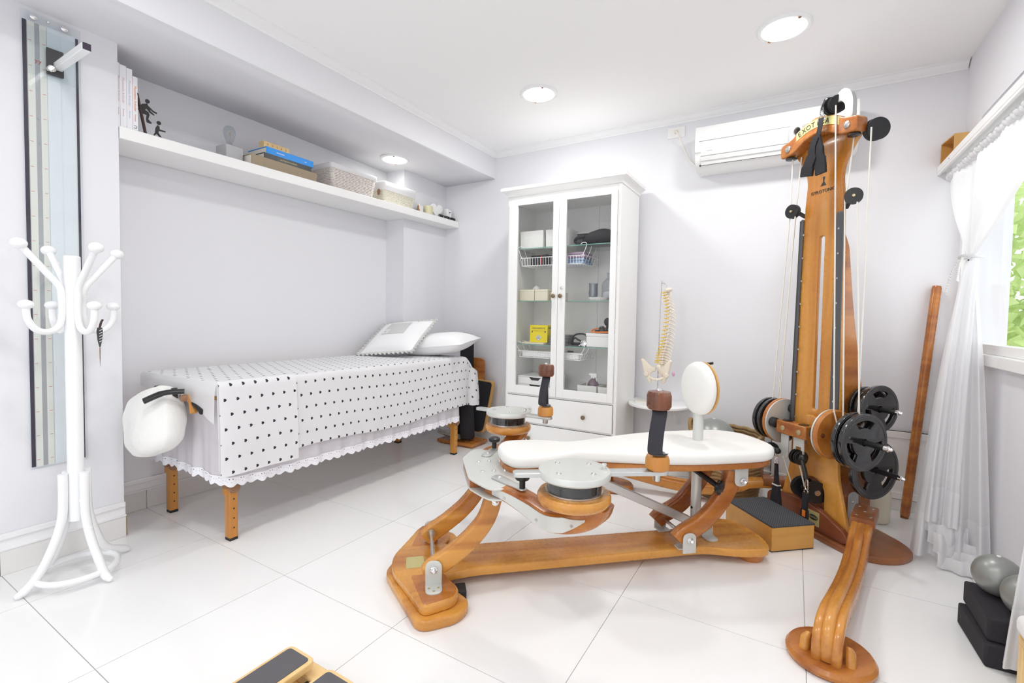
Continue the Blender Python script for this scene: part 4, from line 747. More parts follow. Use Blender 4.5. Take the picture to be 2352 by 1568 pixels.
mk('wooden_tag', G().lathe([(.001, 0), (.016, .002), (.016, .004), (.001, .005)], 14, (.06, -.178, .085), (0, -1, 0), 1, 1.5), 'brown', bs)
# small ornaments at the end of the shelf
fg = thing('figurine', 'tiny pinkish figurine of two standing figures beside the small basket', 'figurine', (-2.70, 2.965, SZ)); mk('body', G().lathe([(.010, 0), (.014, .01), (.012, .04), (.008, .06), (.009, .075), (.002, .085)], 12, (0, 0, 0)), 'bone', fg, ang=180); mk('body', G().lathe([(.014, 0), (.013, .03), (.008, .045), (.009, .058), (.002, .066)], 12, (0, -.012, 0)), 'brown', fg, ang=180)
pf = thing('photo_frame', 'small white picture frame standing on the shelf beside the candle', 'frame', (-2.72, 3.005, SZ), R(-8)); mk('frame', G().box(-.006, .006, -.022, .022, 0, .075), 'white_paint', pf, bevel=.002); mk('edge', G().box(-.0062, .0062, .0222, .0236, 0, .075), 'gold_label', pf, smooth=False)
cd = thing('candle', 'cream pillar candle standing on the shelf', 'candle', (-2.705, 3.085, SZ)); mk('wax', G().lathe([(.034, 0), (.036, .002), (.036, .082), (.033, .085), (.02, .082), (.001, .080)], 28), 'candle', cd); mk('wick', G().cyl((0, 0, .08), (0, 0, .09), .001, n=6), 'ink', cd)
he = thing('heart_ornament', 'white wooden heart ornament standing behind the candle', 'ornament', (-2.70, 3.175, SZ), R(-10)); hp = [(.0041*16*math.sin(a)**3, .0041*(13*math.cos(a)-5*math.cos(2*a)-2*math.cos(3*a)-math.cos(4*a))) for a in [2*PI*k/48 for k in range(48)]]
shape('heart', [[(x, z+.0697) for x, z in hp]], .014, 'white_paint', he, .002, frameT((0, 0, 0), (0, 1, 0), (0, 0, 1))); mk('stand', G().box(-.008, .022, -.02, .02, 0, .006), 'white_paint', he, smooth=False)
ds = thing('scent_dispenser', 'white plug in air freshener with a black sensor dot above the shelf end', 'air freshener', (-2.69, 3.325, SZ+.0)); mk('body', G().box(-.02, .02, -.032, .032, .022, .105), 'white_plastic', ds, bevel=.008, seg=3); mk('sensor', G().lathe([(.006, 0), (.006, .002)], 14, (.0202, .004, .075), (1, 0, 0)), 'ink', ds); mk('refill', G().lathe([(.02, 0), (.024, .004), (.024, .02), (.012, .024)], 18), 'plastic_clear', ds)
lt = thing('letter_sign', 'black cut-out letters reading fisioterapia standing at the shelf end', 'sign', (-2.665, 3.29, SZ), R(-2))
text('lettering', 'FISIOTERAPIA', .046, 'ink', lt, frameT((0, 0, .0165), (0, 1, 0), (0, 0, 1)), .004, sx=.8)
# ---- coat rack
ck = thing('coat_rack', 'white metal coat stand with ball tipped hooks by the left wall', 'coat rack', (-2.40, .686, 0))
mk('pole', G().cyl((0, 0, .235), (0, 0, 1.262), .0255, n=28), 'white_metal', ck); mk('pole_cap', G().lathe([(.0255, 0), (.024, .003), (.001, .004)], 28, (0, 0, 1.262)), 'white_metal', ck)
for a in (-80, 10, 100, 190):
    c, s = math.cos(R(a)), math.sin(R(a)); pr = [(.150, 1.288), (.120, 1.250), (.075, 1.192), (.040, 1.145), (.034, 1.10), (.034, 1.04), (.044, .995), (.075, .975), (.110, .984), (.133, 1.020), (.137, 1.060)]
    h = mk('hook', G().tube(spline([(r*c, r*s, z) for r, z in pr], 5), .0115, 12), 'white_metal', ck)
    mk('ball', G().ball((.153*c, .153*s, 1.292), .024, 10, .85), 'white_metal', h); mk('ball', G().ball((.137*c, .137*s, 1.075), .023, 10, .75), 'white_metal', h)
for a, rr in ((-86, .180), (20, .165), (113, .215), (205, .175)):
    c, s = math.cos(R(a)), math.sin(R(a)); mk('leg', G().tube(spline([(r*c, r*s, z) for r, z in ((.040, .425), (.040, .33), (.045, .25), (.068, .165), (.108, .075), (rr-.03, .026), (rr, .012))], 5), [.0150]*27+[.013, .012, .010, .006], 14), 'white_metal', ck)
mk('ring', G().tube([(.122*math.cos(2*PI*k/48), .122*math.sin(2*PI*k/48), .040) for k in range(48)], .0115, 12, closed=True), 'white_metal', ck)
fp = thing('feather_pendant', 'dark striped feather pendant hanging from a lower hook of the coat stand', 'pendant', (-2.34, .748, .99)); mk('cord', G().tube(spline([(0, 0, .0), (.004, .004, .022), (.008, .008, .032)]), .004, 8), 'feather', fp); mk('binding', G().lathe([(.002, -.075), (.007, -.05), (.010, -.015), (.008, .0)], 10), 'dark_grey', fp, ang=180); mk('feather', G().lathe([(.0005, -.155), (.003, -.12), (.004, -.09), (.003, -.075)], 8, (0, 0, 0), (0, 0, 1), 1, .4), 'brown', fp, ang=180)
for k in range(5): mk('stripe', G().tube([(.0098-.0006*k, -.004, -.012-.011*k), (.0098-.0006*k, .005, -.006-.011*k)], .0012, 5), 'white_metal', fp)
# ---- glass height ruler on the left wall
gr = thing('height_ruler', 'tall glass wall ruler with dark strips and a sliding head bar', 'height ruler', (XL, .70, 0))
y0, y1, z0, z1 = .625-.70, .795-.70, .405, 2.245
mk('glass_sheet', G().box(.012, .018, y0-.004, y1+.006, z0-.004, z1), 'glass_panel', gr, smooth=False)
mk('back_sheet', G().box(.004, .0075, y0, y1, z0, z1-.03), 'soft_blue', gr, smooth=False)
for a, b, m, nm in ((y0, y0+.012, 'dark_panel', 'dark_strip'), (y1-.008, y1, 'dark_panel', 'dark_strip'), (y0+.014, y0+.035, 'ruler', 'ruler_tape'), (y0+.035, y0+.050, 'mirror_grey', 'grey_band'), (y0+.050, y0+.069, 'ruler', 'ruler_tape'), (y0+.072, y0+.112, 'soft_blue', 'guide_strip')):
    o = mk(nm, G().box(.008, .0105, a, b, z0+.004, z1-.035), m, gr, smooth=False)
    if nm == 'ruler_tape':
        tk = G(); rd = G(); sd_ = (a+.002) if a < y0+.03 else (b-.012); z = z0+.03; k = 0
        while z < z1-.05:
            (rd if k % 10 == 0 else tk).box(.0105, .0108, sd_, sd_+(.010 if k % 10 == 0 else .007), z, z+(.0016 if k % 10 == 0 else .0008)); z += .01; k += 1
        q = mk('ticks', tk, 'wicker', o, smooth=False); q['kind'] = 'stuff'; q = mk('red_ticks', rd, 'red', o, smooth=False); q['kind'] = 'stuff'
for y, r in ((y0+.032, .012), (y0+.075, .006), (y0+.125, .012)): mk('mount', G().lathe([(r, .018), (r*1.02, .021), (r*.6, .026), (.002, .027)], 18, (0, y, z1-.016), (1, 0, 0)), 'chrome', gr)
sl = mk('slider', G().box(.019, .030, y0+.066, y0+.118, 2.02, 2.125), 'dark_grey', gr, bevel=.002); mk('slider_glass', G().box(.0185, .0205, y0+.012, y1+.004, 2.0, 2.19), 'glass_panel', sl, smooth=False)
mk('head_bar', G().box(.030, .335, y0+.085, y0+.112, 2.043, 2.070, Matrix.Rotation(0, 4, 'Z')), 'white_metal', sl, bevel=.002); mk('bar_end', G().box(.3355, .3375, y0+.086, y0+.111, 2.044, 2.069), 'dark_panel', sl, smooth=False); mk('lock_knob', G().lathe([(.013, 0), (.013, .018), (.009, .021)], 16, (.031, y0+.076, 2.038), (1, 0, 0)), 'chrome', sl)
text('digits', '77', .022, 'red', gr, frameT((.0122, y0+.043, 2.055), (0, 1, 0), (0, 0, 1)), .0002)
# ---- wooden training chair with black pads behind the massage table
dv = thing('training_chair', 'black padded wooden training chair folded behind the massage table', 'exercise chair', (-2.33, 3.14, 0))
mk('base_board', G().box(-.20, .16, -.12, .10, .012, .035), 'wood_mid', dv, bevel=.004); mk('base_foot', G().box(-.19, .15, -.10, .08, 0, .012), 'wood_mid', dv, bevel=.002); mk('tube', G().cyl((-.22, -.07, .085), (.02, -.10, .075), .022, n=18), 'steel', dv)
shape('back_board', [rnd([(-.22, 0), (.16, 0), (.21, .44), (-.20, .46)], [.05, .05, .03, .03])], .018, 'wood_light', dv, .003, Matrix.Translation((-.03, .12, .075)) @ Matrix.Rotation(R(82), 4, 'X')); shape('back_pad', [rnd([(-.21, .01), (.145, .01), (.195, .43), (-.19, .45)], [.05, .05, .03, .03])], .02, 'dark_cloth', dv, .006, Matrix.Translation((-.035, .101, .075)) @ Matrix.Rotation(R(82), 4, 'X'))
mk('roller', G().lathe([(.058, 0), (.064, .01), (.050, .30), (.044, .31)], 28, (.035, -.02, .055)), 'foam_black', dv); mk('roller', G().lathe([(.05, 0), (.056, .01), (.052, .26), (.044, .27)], 28, (-.10, .02, .045)), 'foam_black', dv)
shape('rear_panel', [rnd([(-.16, 0), (.065, 0), (.065, .50), (-.16, .50)], [.01, .01, .05, .05])], .02, 'wood_mid', dv, .003, frameT((0, .19, .20), (1, 0, 0), (0, 0, 1))); shape('upper_pad', [rnd([(-.15, 0), (-.03, 0), (-.03, .30), (-.15, .32)], .03)], .05, 'dark_cloth', dv, .012, frameT((0, .16, .60), (1, 0, 0), (0, 0, 1)))

# ================================================================== display cabinet and what it holds
CX0, CX1, CYF, CYB, CZ = -1.822, -.976, 2.95, 3.345, 1.985
cb_ = thing('display_cabinet', 'tall white display cabinet with two glass doors and drawers', 'cabinet', ((CX0+CX1)/2, CYF, 0)); CO = ((CX0+CX1)/2, CYF, 0)
def K(g): return W(g, CO)
for x in (CX0, CX1-.022): mk('side_panel', K(G().box(x, x+.022, CYF, CYB, 0, 1.925)), 'cab_white', cb_, bevel=.002)
mk('back_panel', K(G().box(CX0+.022, CX1-.022, CYB-.014, CYB, .06, 1.905)), 'cab_white', cb_, smooth=False)
for k in (3, 6): mk('back_groove', K(G().box(CX0+.022+k*.089, CX0+.0235+k*.089, CYB-.0146, CYB-.0142, .50, 1.90)), 'grey_cloth', cb_, smooth=False)
for z0, z1 in ((1.885, 1.925), (.492, .508), (.292, .306), (.10, .112)): mk('rail', K(G().box(CX0+.022, CX1-.022, CYF+.001, CYB-.014, z0, z1)), 'cab_white', cb_, bevel=.0015)
mk('plinth', K(G().box(CX0+.022, CX1-.022, CYF+.02, CYF+.04, 0, .10)), 'cab_white', cb_, smooth=False)
cg = G(); prof = [(0, 1.9255), (.004, 1.9255), (.008, 1.938), (.022, 1.952), (.034, 1.958), (.036, 1.963), (.042, 1.963), (.042, 1.9845), (0, 1.9845)]
cg.loft([[(CX0-d, CYB, z) for d, z in prof], [(CX0-d, CYF-d, z) for d, z in prof], [(CX1+d, CYF-d, z) for d, z in prof], [(CX1+d, CYB, z) for d, z in prof]]); mk('crown', K(cg), 'cab_white', cb_, ang=25); mk('crown_top', K(G().box(CX0-.0, CX1, CYF, CYB, 1.9256, 1.984)), 'cab_white', cb_, smooth=False)
XM = (CX0+CX1)/2-.005
for x0, x1, gx0, gx1, kx in ((CX0+.020, XM-.0015, CX0+.090, XM-.045, XM-.026), (XM+.0015, CX1-.022, XM+.055, CX1-.060, XM+.026)):
    dr = mk('door', K(G().box(x0, gx0, CYF-.018, CYF-.0005, .508, 1.884).box(gx1, x1, CYF-.018, CYF-.0005, .508, 1.884).box(gx0, gx1, CYF-.018, CYF-.0005, .508, .565).box(gx0, gx1, CYF-.018, CYF-.0005, 1.855, 1.884)), 'cab_white', cb_, bevel=.0015)
    mk('pane', K(G().add([(gx0-.004, CYF-.010, .561), (gx1+.004, CYF-.010, .561), (gx1+.004, CYF-.010, 1.859), (gx0-.004, CYF-.010, 1.859)], [(0, 1, 2, 3)])), 'glass_cab', dr, smooth=False)
    mk('knob', K(G().lathe([(.005, 0), (.006, .010), (.014, .014), (.015, .020), (.010, .024), (.001, .025)], 18, (kx, CYF-.018, 1.206), (0, -1, 0))), 'knob', dr)
mk('lock', K(G().lathe([(.009, 0), (.009, .003), (.006, .005)], 16, (XM+.029, CYF-.018, 1.262), (0, -1, 0))), 'chrome', cb_)
for z0, z1 in ((.3075, .4905), (.1135, .2905)):
    dw = mk('drawer', K(G().box(CX0+.0235, CX1-.0235, CYF-.016, CYF-.0005, z0, z1)), 'cab_white', cb_, bevel=.0015)
    for x in (-1.607, -1.193): mk('knob', K(G().lathe([(.005, 0), (.006, .010), (.014, .014), (.015, .020), (.010, .024), (.001, .025)], 18, (x, CYF-.016, (z0+z1)/2-.005), (0, -1, 0))), 'knob', dw)
SH = (1.553, 1.176, .862)
for z in SH:
    s_ = mk('glass_shelf', K(G().add([(CX0+.024, CYF+.02, z), (CX1-.024, CYF+.02, z), (CX1-.024, CYB-.016, z), (CX0+.024, CYB-.016, z)], [(0, 1, 2, 3)])), 'glass_shelf', cb_, smooth=False)
    mk('shelf_edge', K(G().box(CX0+.024, CX1-.024, CYF+.018, CYF+.0195, z-.005, z)), 'glass_edge', s_, smooth=False)
# contents
def fbox(name, lab, cat, x0, x1, y0, y1, z, h, m, grp=None, taper=1.03, cuff=None):
    t = thing(name, lab, cat, ((x0+x1)/2, (y0+y1)/2, z), 0, grp); a, b = (x1-x0)/2, (y1-y0)/2; g = G(); th = .004
    o1, o2, i2, i1 = [(a/taper, b/taper), (a, b), (a-th, b-th), (a/taper-th, b/taper-th)]
    rs = [(o1, 0), (o2, h), (i2, h), (i1, .006)]; V = [(sx*p[0], sy*p[1], z_) for p, z_ in rs for sx, sy in ((-1, -1), (1, -1), (1, 1), (-1, 1))]
    g.add(V, [(i*4+j, i*4+(j+1) % 4, (i+1)*4+(j+1) % 4, (i+1)*4+j) for i in range(3) for j in range(4)]+[(3, 2, 1, 0), (12, 13, 14, 15)]); mk('body', g, m, t, bevel=.003)
    if cuff: mk('rim', G().box(-a-.002, a+.002, -b-.002, b+.002, h-cuff, h-.001), m, t, bevel=.003) if False else None
    return t
mat('fabric_box', (.80, .80, .78), .95, bump=(120, .7, .003))
e = .0015
fbox('fabric_box', 'white fabric storage box at the left of the top glass shelf', 'storage box', -1.765, -1.575, 3.03, 3.28, SH[0]+e, .132, 'fabric_box', 'white fabric boxes in the cabinet'); fbox('fabric_box', 'white fabric storage box behind the door frame on the top glass shelf', 'storage box', -1.560, -1.375, 3.04, 3.29, SH[0]+e, .132, 'fabric_box', 'white fabric boxes in the cabinet')
pb = thing('plastic_container', 'clear plastic container with a lid on the top glass shelf', 'container', (-1.325, 3.24, SH[0]+e)); mk('body', G().prism(rnd([(-.07, -.06), (.07, -.06), (.07, .06), (-.07, .06)], .02), 0, .11), 'plastic_clear', pb); mk('lid', G().prism(rnd([(-.074, -.064), (.074, -.064), (.074, .064), (-.074, .064)], .02), .1102, .122), 'white_plastic', pb); mk('contents', G().ball((0, 0, .05), .045, 8), 'mirror_grey', pb)
bg_ = thing('bag', 'dark navy fabric bag slumped on the top glass shelf', 'bag', (-1.165, 3.09, SH[0]+e)); mk('bag_body', G().lathe([(.10, 0), (.150, .012), (.145, .05), (.10, .090), (.03, .112), (.001, .114)], 24, (0.02, 0, 0), (0, 0, 1), 1.0, .72), 'dark_cloth', bg_, ang=180); mk('handle', G().tube(spline([(-.09, -.06, .06), (-.14, -.07, .052), (-.155, -.07, .03), (-.13, -.07, .012), (-.09, -.06, .02)]), .011, 10), 'dark_cloth', bg_)
def wire_basket(lab, x0, x1, y0, y1, ztop, drop, shelfz):
    t = thing('wire_basket', lab, 'basket', ((x0+x1)/2, (y0+y1)/2, shelfz-drop), 0, 'white wire baskets hung under the cabinet shelves'); a, b = (x1-x0)/2, (y1-y0)/2; r = .0026
    for z, k in ((0, .93), (drop*.45, 1.0)):
        mk('rim_wire', G().tube([(-a*k, -b, z), (a*k, -b, z), (a*k, b, z), (-a*k, b, z)], r, 6, closed=True), 'white_metal', t)
    n = int((x1-x0)/.022)
    for i in range(n+1): x = -a*.93+2*a*.93*i/n; mk('cross_wire', G().tube([(x, -b, drop*.45), (x, -b+.004, 0), (x, b-.004, 0), (x, b, drop*.45)], r*.7, 5), 'white_metal', t)
    for i in range(6): y = -b+2*b*i/5; mk('long_wire', G().tube([(-a, y, drop*.45), (-a*.93, y, 0), (a*.93, y, 0), (a, y, drop*.45)], r*.7, 5), 'white_metal', t)
    for s in (-1, 1):
        for y in (-b, -b*.3, b*.4): mk('hanger_wire', G().tube(spline([(s*a*.95, y, drop*.45), (s*(a+.010), y, drop*.85), (s*(a+.012), y, drop+.010), (s*(a-.010), y, drop+.016), (s*(a-.028), y, drop+.006)], 4), r, 6), 'white_metal', t)
    return t
wb1 = wire_basket('white wire basket hanging under the top glass shelf with small boxes in it', -1.735, -1.235, 2.985, 3.24, 0, .125, SH[0]); wb2 = wire_basket('white wire basket hanging under the lowest glass shelf', -1.745, -1.235, 2.99, 3.24, 0, .095, SH[2])
def pbox(name, lab, cat, x0, x1, y0, y1, z, h, m, rz=0, bev=.002, grp=None):
    t = thing(name, lab, cat, ((x0+x1)/2, (y0+y1)/2, z), R(rz), grp); a, b = (x1-x0)/2, (y1-y0)/2; mk('carton', G().box(-a, a, -b, b, 0, h), m, t, bevel=bev); mk('lid_seam', G().box(-a-.0004, a+.0004, -b-.0004, b+.0004, h*.82, h*.83), 'grey_box', t, smooth=False); return t
bz = SH[0]-.125+.004
db = pbox('box', 'black box with a red stripe in the upper wire basket', 'box', -1.665, -1.52, 3.02, 3.13, bz, .075, 'ink', -12); mk('stripe', G().box(.02, .030, -.0555, -.0551, .005, .07), 'red', db, smooth=False)
for k, (m, lab) in enumerate((('towel_blue', 'folded pale blue towel in the upper wire basket'), ('towel_pink', 'folded mauve towel on the blue one in the upper wire basket'))):
    t = thing('folded_towel', lab, 'towel', (-1.32, 3.11, bz+.042*k), 0, 'folded towels in the wire basket'); mk('fold', G().box(-.065, .065, -.08, .08, 0, .020), m, t, bevel=.008, seg=3); mk('fold', G().box(-.064, .064, -.08, .078, .0205, .040), m, t, bevel=.008, seg=3)
z = SH[1]+e
tb = pbox('tissue_box', 'cream tissue box with a tissue pulled out at the left of the middle shelf', 'tissue box', -1.755, -1.635, 3.02, 3.14, z, .082, 'cream', 0, .003, 'cream boxes on the middle shelf'); mk('tissue', G().lathe([(.03, .0), (.028, .012), (.014, .024), (.006, .030)], 9, (.045, 0, .0825), (0, 0, 1), 1, .6), 'cloth', tb, ang=180)
pbox('box', 'plain cream box right of the tissue box on the middle shelf', 'box', -1.630, -1.525, 3.02, 3.14, z, .082, 'cream', 0, .003, 'cream boxes on the middle shelf'); pbox('box', 'small cream box behind the door frame on the middle shelf', 'box', -1.505, -1.42, 3.03, 3.14, z, .062, 'cream', 0, .003, 'cream boxes on the middle shelf')
ds_ = thing('dish', 'white pleated dish under the glass tumbler on the middle shelf', 'dish', (-1.155, 3.06, z)); mk('dish_body', G().lathe([(.05, 0), (.062, .018), (.066, .022), (.058, .018), (.045, .004)], 40), 'white_plastic', ds_); dr_ = G()
for k in range(36): a = 2*PI*k/36; dr_.tube([(.051*math.cos(a), .051*math.sin(a), .001), (.065*math.cos(a), .065*math.sin(a), .021)], .0022, 5)
mk('pleats', dr_, 'white_plastic', ds_, ang=180)
tg = thing('tumbler', 'grey patterned glass tumbler on the middle shelf', 'tumbler', (-1.205, 3.085, z+.0225)); mk('glass_wall', G().lathe([(.024, 0), (.030, .002), (.033, .03), (.030, .06), (.032, .10), (.0305, .10), (.028, .06), (.031, .03), (.027, .005), (.001, .004)], 24), 'plastic_clear', tg); mk('wrapped_filling', G().lathe([(.001, .005), (.026, .006), (.029, .03), (.027, .06), (.029, .095), (.001, .096)], 16), 'mirror_grey', tg)
jb = thing('glass_jar', 'clear glass bottle with cotton in its base on the middle shelf', 'bottle', (-1.105, 3.13, z)); mk('bottle', G().lathe([(.045, 0), (.052, .005), (.054, .10), (.050, .125), (.028, .150), (.016, .162), (.016, .185), (.020, .187), (.020, .194), (.014, .194)], 28), 'plastic_clear', jb, ang=60); mk('cotton', G().lathe([(.001, .004), (.045, .006), (.049, .03), (.046, .06), (.02, .068), (.001, .066)], 16), 'cloth', jb, ang=180)
pbox('box', 'narrow grey box at the right end of the middle shelf', 'box', -1.045, -1.005, 3.04, 3.12, z, .075, 'grey_box')
z = SH[2]+e
pbox('tray', 'flat clear tray of papers under the yellow box', 'tray', -1.72, -1.54, 3.0, 3.16, z, .012, 'cream')
yb = thing('sharps_box', 'bright yellow sharps disposal box with black print', 'box', (-1.605, 3.085, z+.0125), R(8)); mk('carton', G().box(-.068, .068, -.055, .055, 0, .125), 'yellow', yb, bevel=.0015)
text('brand', 'DESCARPACK', .0165, 'ink', yb, frameT((0, -.0556, .102), (1, 0, 0), (0, 0, 1)), .0002); text('print', 'coletor material perfurocortante', .0062, 'ink', yb, frameT((0, -.0556, .084), (1, 0, 0), (0, 0, 1)), .0002)
shape('warning_diamond', [[(0, -.024), (.024, 0), (0, .024), (-.024, 0)]], .0006, 'white_plastic', yb, 0, frameT((0, -.0552, .034), (1, 0, 0), (0, 0, 1))); shape('warning_diamond_line', [[(0, -.022), (.022, 0), (0, .022), (-.022, 0)], [(0, -.020), (-.020, 0), (0, .020), (.020, 0)]], .0004, 'ink', yb, 0, frameT((0, -.0559, .034), (1, 0, 0), (0, 0, 1)))
for a in (90, 210, 330): mk('biohazard', G().tube([(.006*math.cos(R(a))+.0055*math.cos(b), -.0562, .034+.006*math.sin(R(a))+.0055*math.sin(b)) for b in [2*PI*k/14 for k in range(14)]], .0012, 5, closed=True), 'ink', yb)
for x in (-.05, .05): shape('arrow', [[(x-.003, .07), (x+.003, .07), (x+.003, .078), (x+.006, .078), (x, .086), (x-.006, .078), (x-.003, .078)]], .0004, 'ink', yb, 0, frameT((0, -.0555, 0), (1, 0, 0), (0, 0, 1)))
text('print', 'DESCARPACK', .0125, 'ink', yb, frameT((.0686, 0, .105), (0, 1, 0), (0, 0, 1)), .0002)
for k in range(3): t = thing('folded_cloth', ('lowest', 'middle', 'top')[k]+' grey folded cloth in the pile beside the yellow box', 'cloth', (-1.45+.004*k, 3.10, z+.024*k), R(4*k), 'grey folded cloths in the cabinet'); mk('fold', G().box(-.072, .072, -.06, .06, 0, .0115), 'grey_box', t, bevel=.004); mk('fold', G().box(-.070, .070, -.06, .058, .012, .0235), 'grey_box', t, bevel=.004)
cm = thing('stethoscope', 'black stethoscope tubing lying beside the carved white box', 'stethoscope', (-1.28, 3.07, z)); mk('tubing', G().tube(spline([(-.07, -.01, .012), (-.05, -.01, .07), (.01, -.02, .085), (.05, -.02, .07), (.055, -.03, .03), (.0, -.035, .04), (-.04, -.02, .055), (-.06, .0, .02), (.02, .01, .010)], 6), .006, 10), 'black_rubber', cm); mk('chest_piece', G().lathe([(.02, 0), (.022, .004), (.022, .012), (.012, .016)], 20, (.035, -.035, .018), (0, -1, .3)), 'chrome', cm); mk('cuff', G().box(-.08, .03, .0, .05, 0, .02), 'dark_cloth', cm, bevel=.006)
wbx = thing('carved_box', 'white wooden box with carved rim on the lowest glass shelf', 'box', (-1.115, 3.075, z)); mk('body', G().box(-.105, .105, -.06, .06, 0, .072), 'white_plastic', wbx, bevel=.002); mk('rim', G().box(-.108, .108, -.063, .063, .0725, .092), 'white_plastic', wbx, bevel=.002)
for k in range(13): mk('scroll', G().tube([(-.096+.016*k+.006*math.cos(a), -.0632, .082+.006*math.sin(a)) for a in [PI*q/5 for q in range(6)]], .0012, 5), 'cab_white', wbx)
bp = thing('blood_pressure_monitor', 'blood pressure cuff with black bulb and orange tube on the carved box', 'blood pressure monitor', (-1.10, 3.075, z+.0925)); mk('cuff', G().box(-.075, .085, -.035, .045, 0, .022), 'dark_cloth', bp, bevel=.008, seg=3); mk('bulb', G().ball((.012, -.01, .078), .026, 10, 1.1), 'black_rubber', bp); mk('bulb_neck', G().cyl((.005, -.015, .02), (.012, -.01, .058), .009, n=12), 'black', bp); mk('gauge', G().lathe([(.018, 0), (.02, .004), (.02, .012), (.014, .015)], 18, (-.02, -.03, .028), (.2, -1, .4)), 'black', bp); mk('tube', G().tube(spline([(.09, -.04, .012), (.02, -.055, .010), (-.06, -.05, .008), (-.10, -.02, .012), (-.09, .02, .026), (-.03, .0, .034), (.08, -.02, .036)], 6), .005, 10), 'orange', bp)
pbox('tray', 'white plastic tray lying in the lower wire basket', 'tray', -1.715, -1.265, 3.0, 3.22, SH[2]-.095+.004, .042, 'white_plastic', 0, .004); sc = thing('scissors', 'black handled scissors lying in the white tray', 'scissors', (-1.42, 3.06, SH[2]-.048)); mk('blade', G().bar((-.08, 0, .004), (.04, .01, .004), .012, .002), 'steel', sc); mk('handle', G().tube([(.06+.02*math.cos(a), .01+.012*math.sin(a), .006) for a in [2*PI*k/12 for k in range(12)]], .004, 6, closed=True), 'ink', sc)
z = .508+e
ud = thing('drawer_unit', 'white desktop drawer unit on the cabinet floor', 'drawer unit', (-1.61, 3.11, z)); mk('case', G().box(-.135, .135, -.115, .13, .0, .006).box(-.135, .135, -.115, .13, .112, .118).box(-.135, -.129, -.115, .13, .006, .112).box(.129, .135, -.115, .13, .006, .112), 'cab_white', ud, smooth=False)
for k in range(2):
    zz = .008+.052*k; d = shape('drawer_front', [[(-.128, zz), (.128, zz), (.128, zz+.05), (.055, zz+.05), (.035, zz+.030), (-.02, zz+.030), (-.04, zz+.05), (-.128, zz+.05)]], .006, 'cab_white', ud, 0, frameT((0, -.112, 0), (1, 0, 0), (0, 0, 1))); mk('drawer_inside', G().box(-.127, .127, -.10, .12, zz, zz+.044), 'dark_grey', d, smooth=False)
fbox('fabric_box', 'white fabric basket under the spray bottle on the cabinet floor', 'storage box', -1.275, -1.135, 3.0, 3.16, z, .088, 'fabric_box', 'white fabric boxes in the cabinet', 1.06); fbox('fabric_box', 'white fabric basket at the right corner of the cabinet floor', 'storage box', -1.125, -1.005, 3.0, 3.16, z, .088, 'fabric_box', 'white fabric boxes in the cabinet', 1.06)
sb = thing('spray_bottle', 'dark spray bottle with a white trigger head in the fabric basket', 'spray bottle', (-1.185, 3.07, z+.0075)); mk('bottle', G().lathe([(.035, 0), (.040, .004), (.040, .08), (.030, .105), (.014, .122), (.012, .13)], 24), 'bottle_purple', sb, ang=60); mk('head', G().box(-.016, .028, -.010, .010, .131, .160).box(-.030, -.016, -.008, .008, .145, .158).box(-.012, .012, -.012, .012, .123, .131), 'white_plastic', sb, bevel=.003); mk('trigger', G().tube([(.020, 0, .135), (.026, 0, .115), (.024, 0, .100)], .005, 8), 'white_plastic', sb)
ob = thing('oil_bottle', 'slim oil bottle with a white cap in the right fabric basket', 'bottle', (-1.045, 3.08, z+.0075)); mk('bottle', G().lathe([(.022, 0), (.025, .003), (.025, .11), (.010, .13), (.009, .14)], 20), 'candle', ob, ang=60); mk('cap', G().cyl((0, 0, .141), (0, 0, .165), .011, n=16), 'white_plastic', ob)
# ---- air conditioner with its socket and cable
ac = thing('air_conditioner', 'white split air conditioner high on the back wall', 'air conditioner', (-.16, YB, 2.02)); acp = [(0, 0), (-.11, .0), (-.165, .022), (-.19, .06), (-.205, .13), (-.205, .22), (-.185, .262), (-.16, .268), (0, .268)]
g = G(); g.loft([[(x, y, z) for y, z in acp] for x in (-.425, .425)]); mk('casing', g, 'white_plastic', ac, bevel=.004); gg = [(-.1965, .075), (-.202, .102), (-.2065, .165)]
for (y, z), d, x0 in ((gg[2], .0022, -.40), (gg[0], .0014, -.39)): mk('panel_line', G().box(x0, .42, y-.0012, y+.002, z-d/2, z+d/2), 'grey_cloth', ac, smooth=False)
mk('flap', G().bar((-.39, -.1835, .044), (.41, -.1835, .044), .055, .006, (0, -.85, -.5)), 'white_plastic', ac, bevel=.001); mk('flap_line', G().box(-.39, .41, -.176, -.1715, .0205, .0230), 'dark_grey', ac, smooth=False); mk('flap_line', G().box(-.39, .41, -.1925, -.189, .044, .0452), 'grey_cloth', ac, smooth=False); mk('flap_pivot', G().box(-.398, -.39, -.178, -.168, .018, .026), 'ink', ac, smooth=False)
text('brand', 'fujitsu', .015, 'grey_box', ac, frameT((-.405, -.2075, .095), (1, 0, 0), (0, .06, 1)), .0003); text('model', 'inverter', .010, 'grey_box', ac, frameT((-.335, -.2072, .100), (1, 0, 0), (0, .06, 1)), .0002)
so_ = thing('wall_socket', 'white wall socket plate beside the air conditioner', 'socket', (-.745, YB, 2.345)); mk('plate', G().box(-.058, .058, -.008, 0, -.036, .036), 'white_plastic', so_, bevel=.003); mk('outlet', G().lathe([(.016, 0), (.016, .003)], 18, (0, -.008, 0), (0, -1, 0)), 'white_plastic', so_)
cbl = thing('power_cable', 'cream power cable running from the wall socket to the air conditioner', 'cable', (-.745, YB, 2.345)); mk('plug', G().cyl((0, -.012, 0), (0, -.045, -.004), .014, .011, 14), 'cream', cbl); mk('cord', G().tube(spline([(0, -.045, -.004), (.02, -.05, -.03), (.055, -.035, -.11), (.09, -.02, -.20), (.13, -.015, -.25), (.155, -.02, -.275)]), .0052, 8), 'rope', cbl)
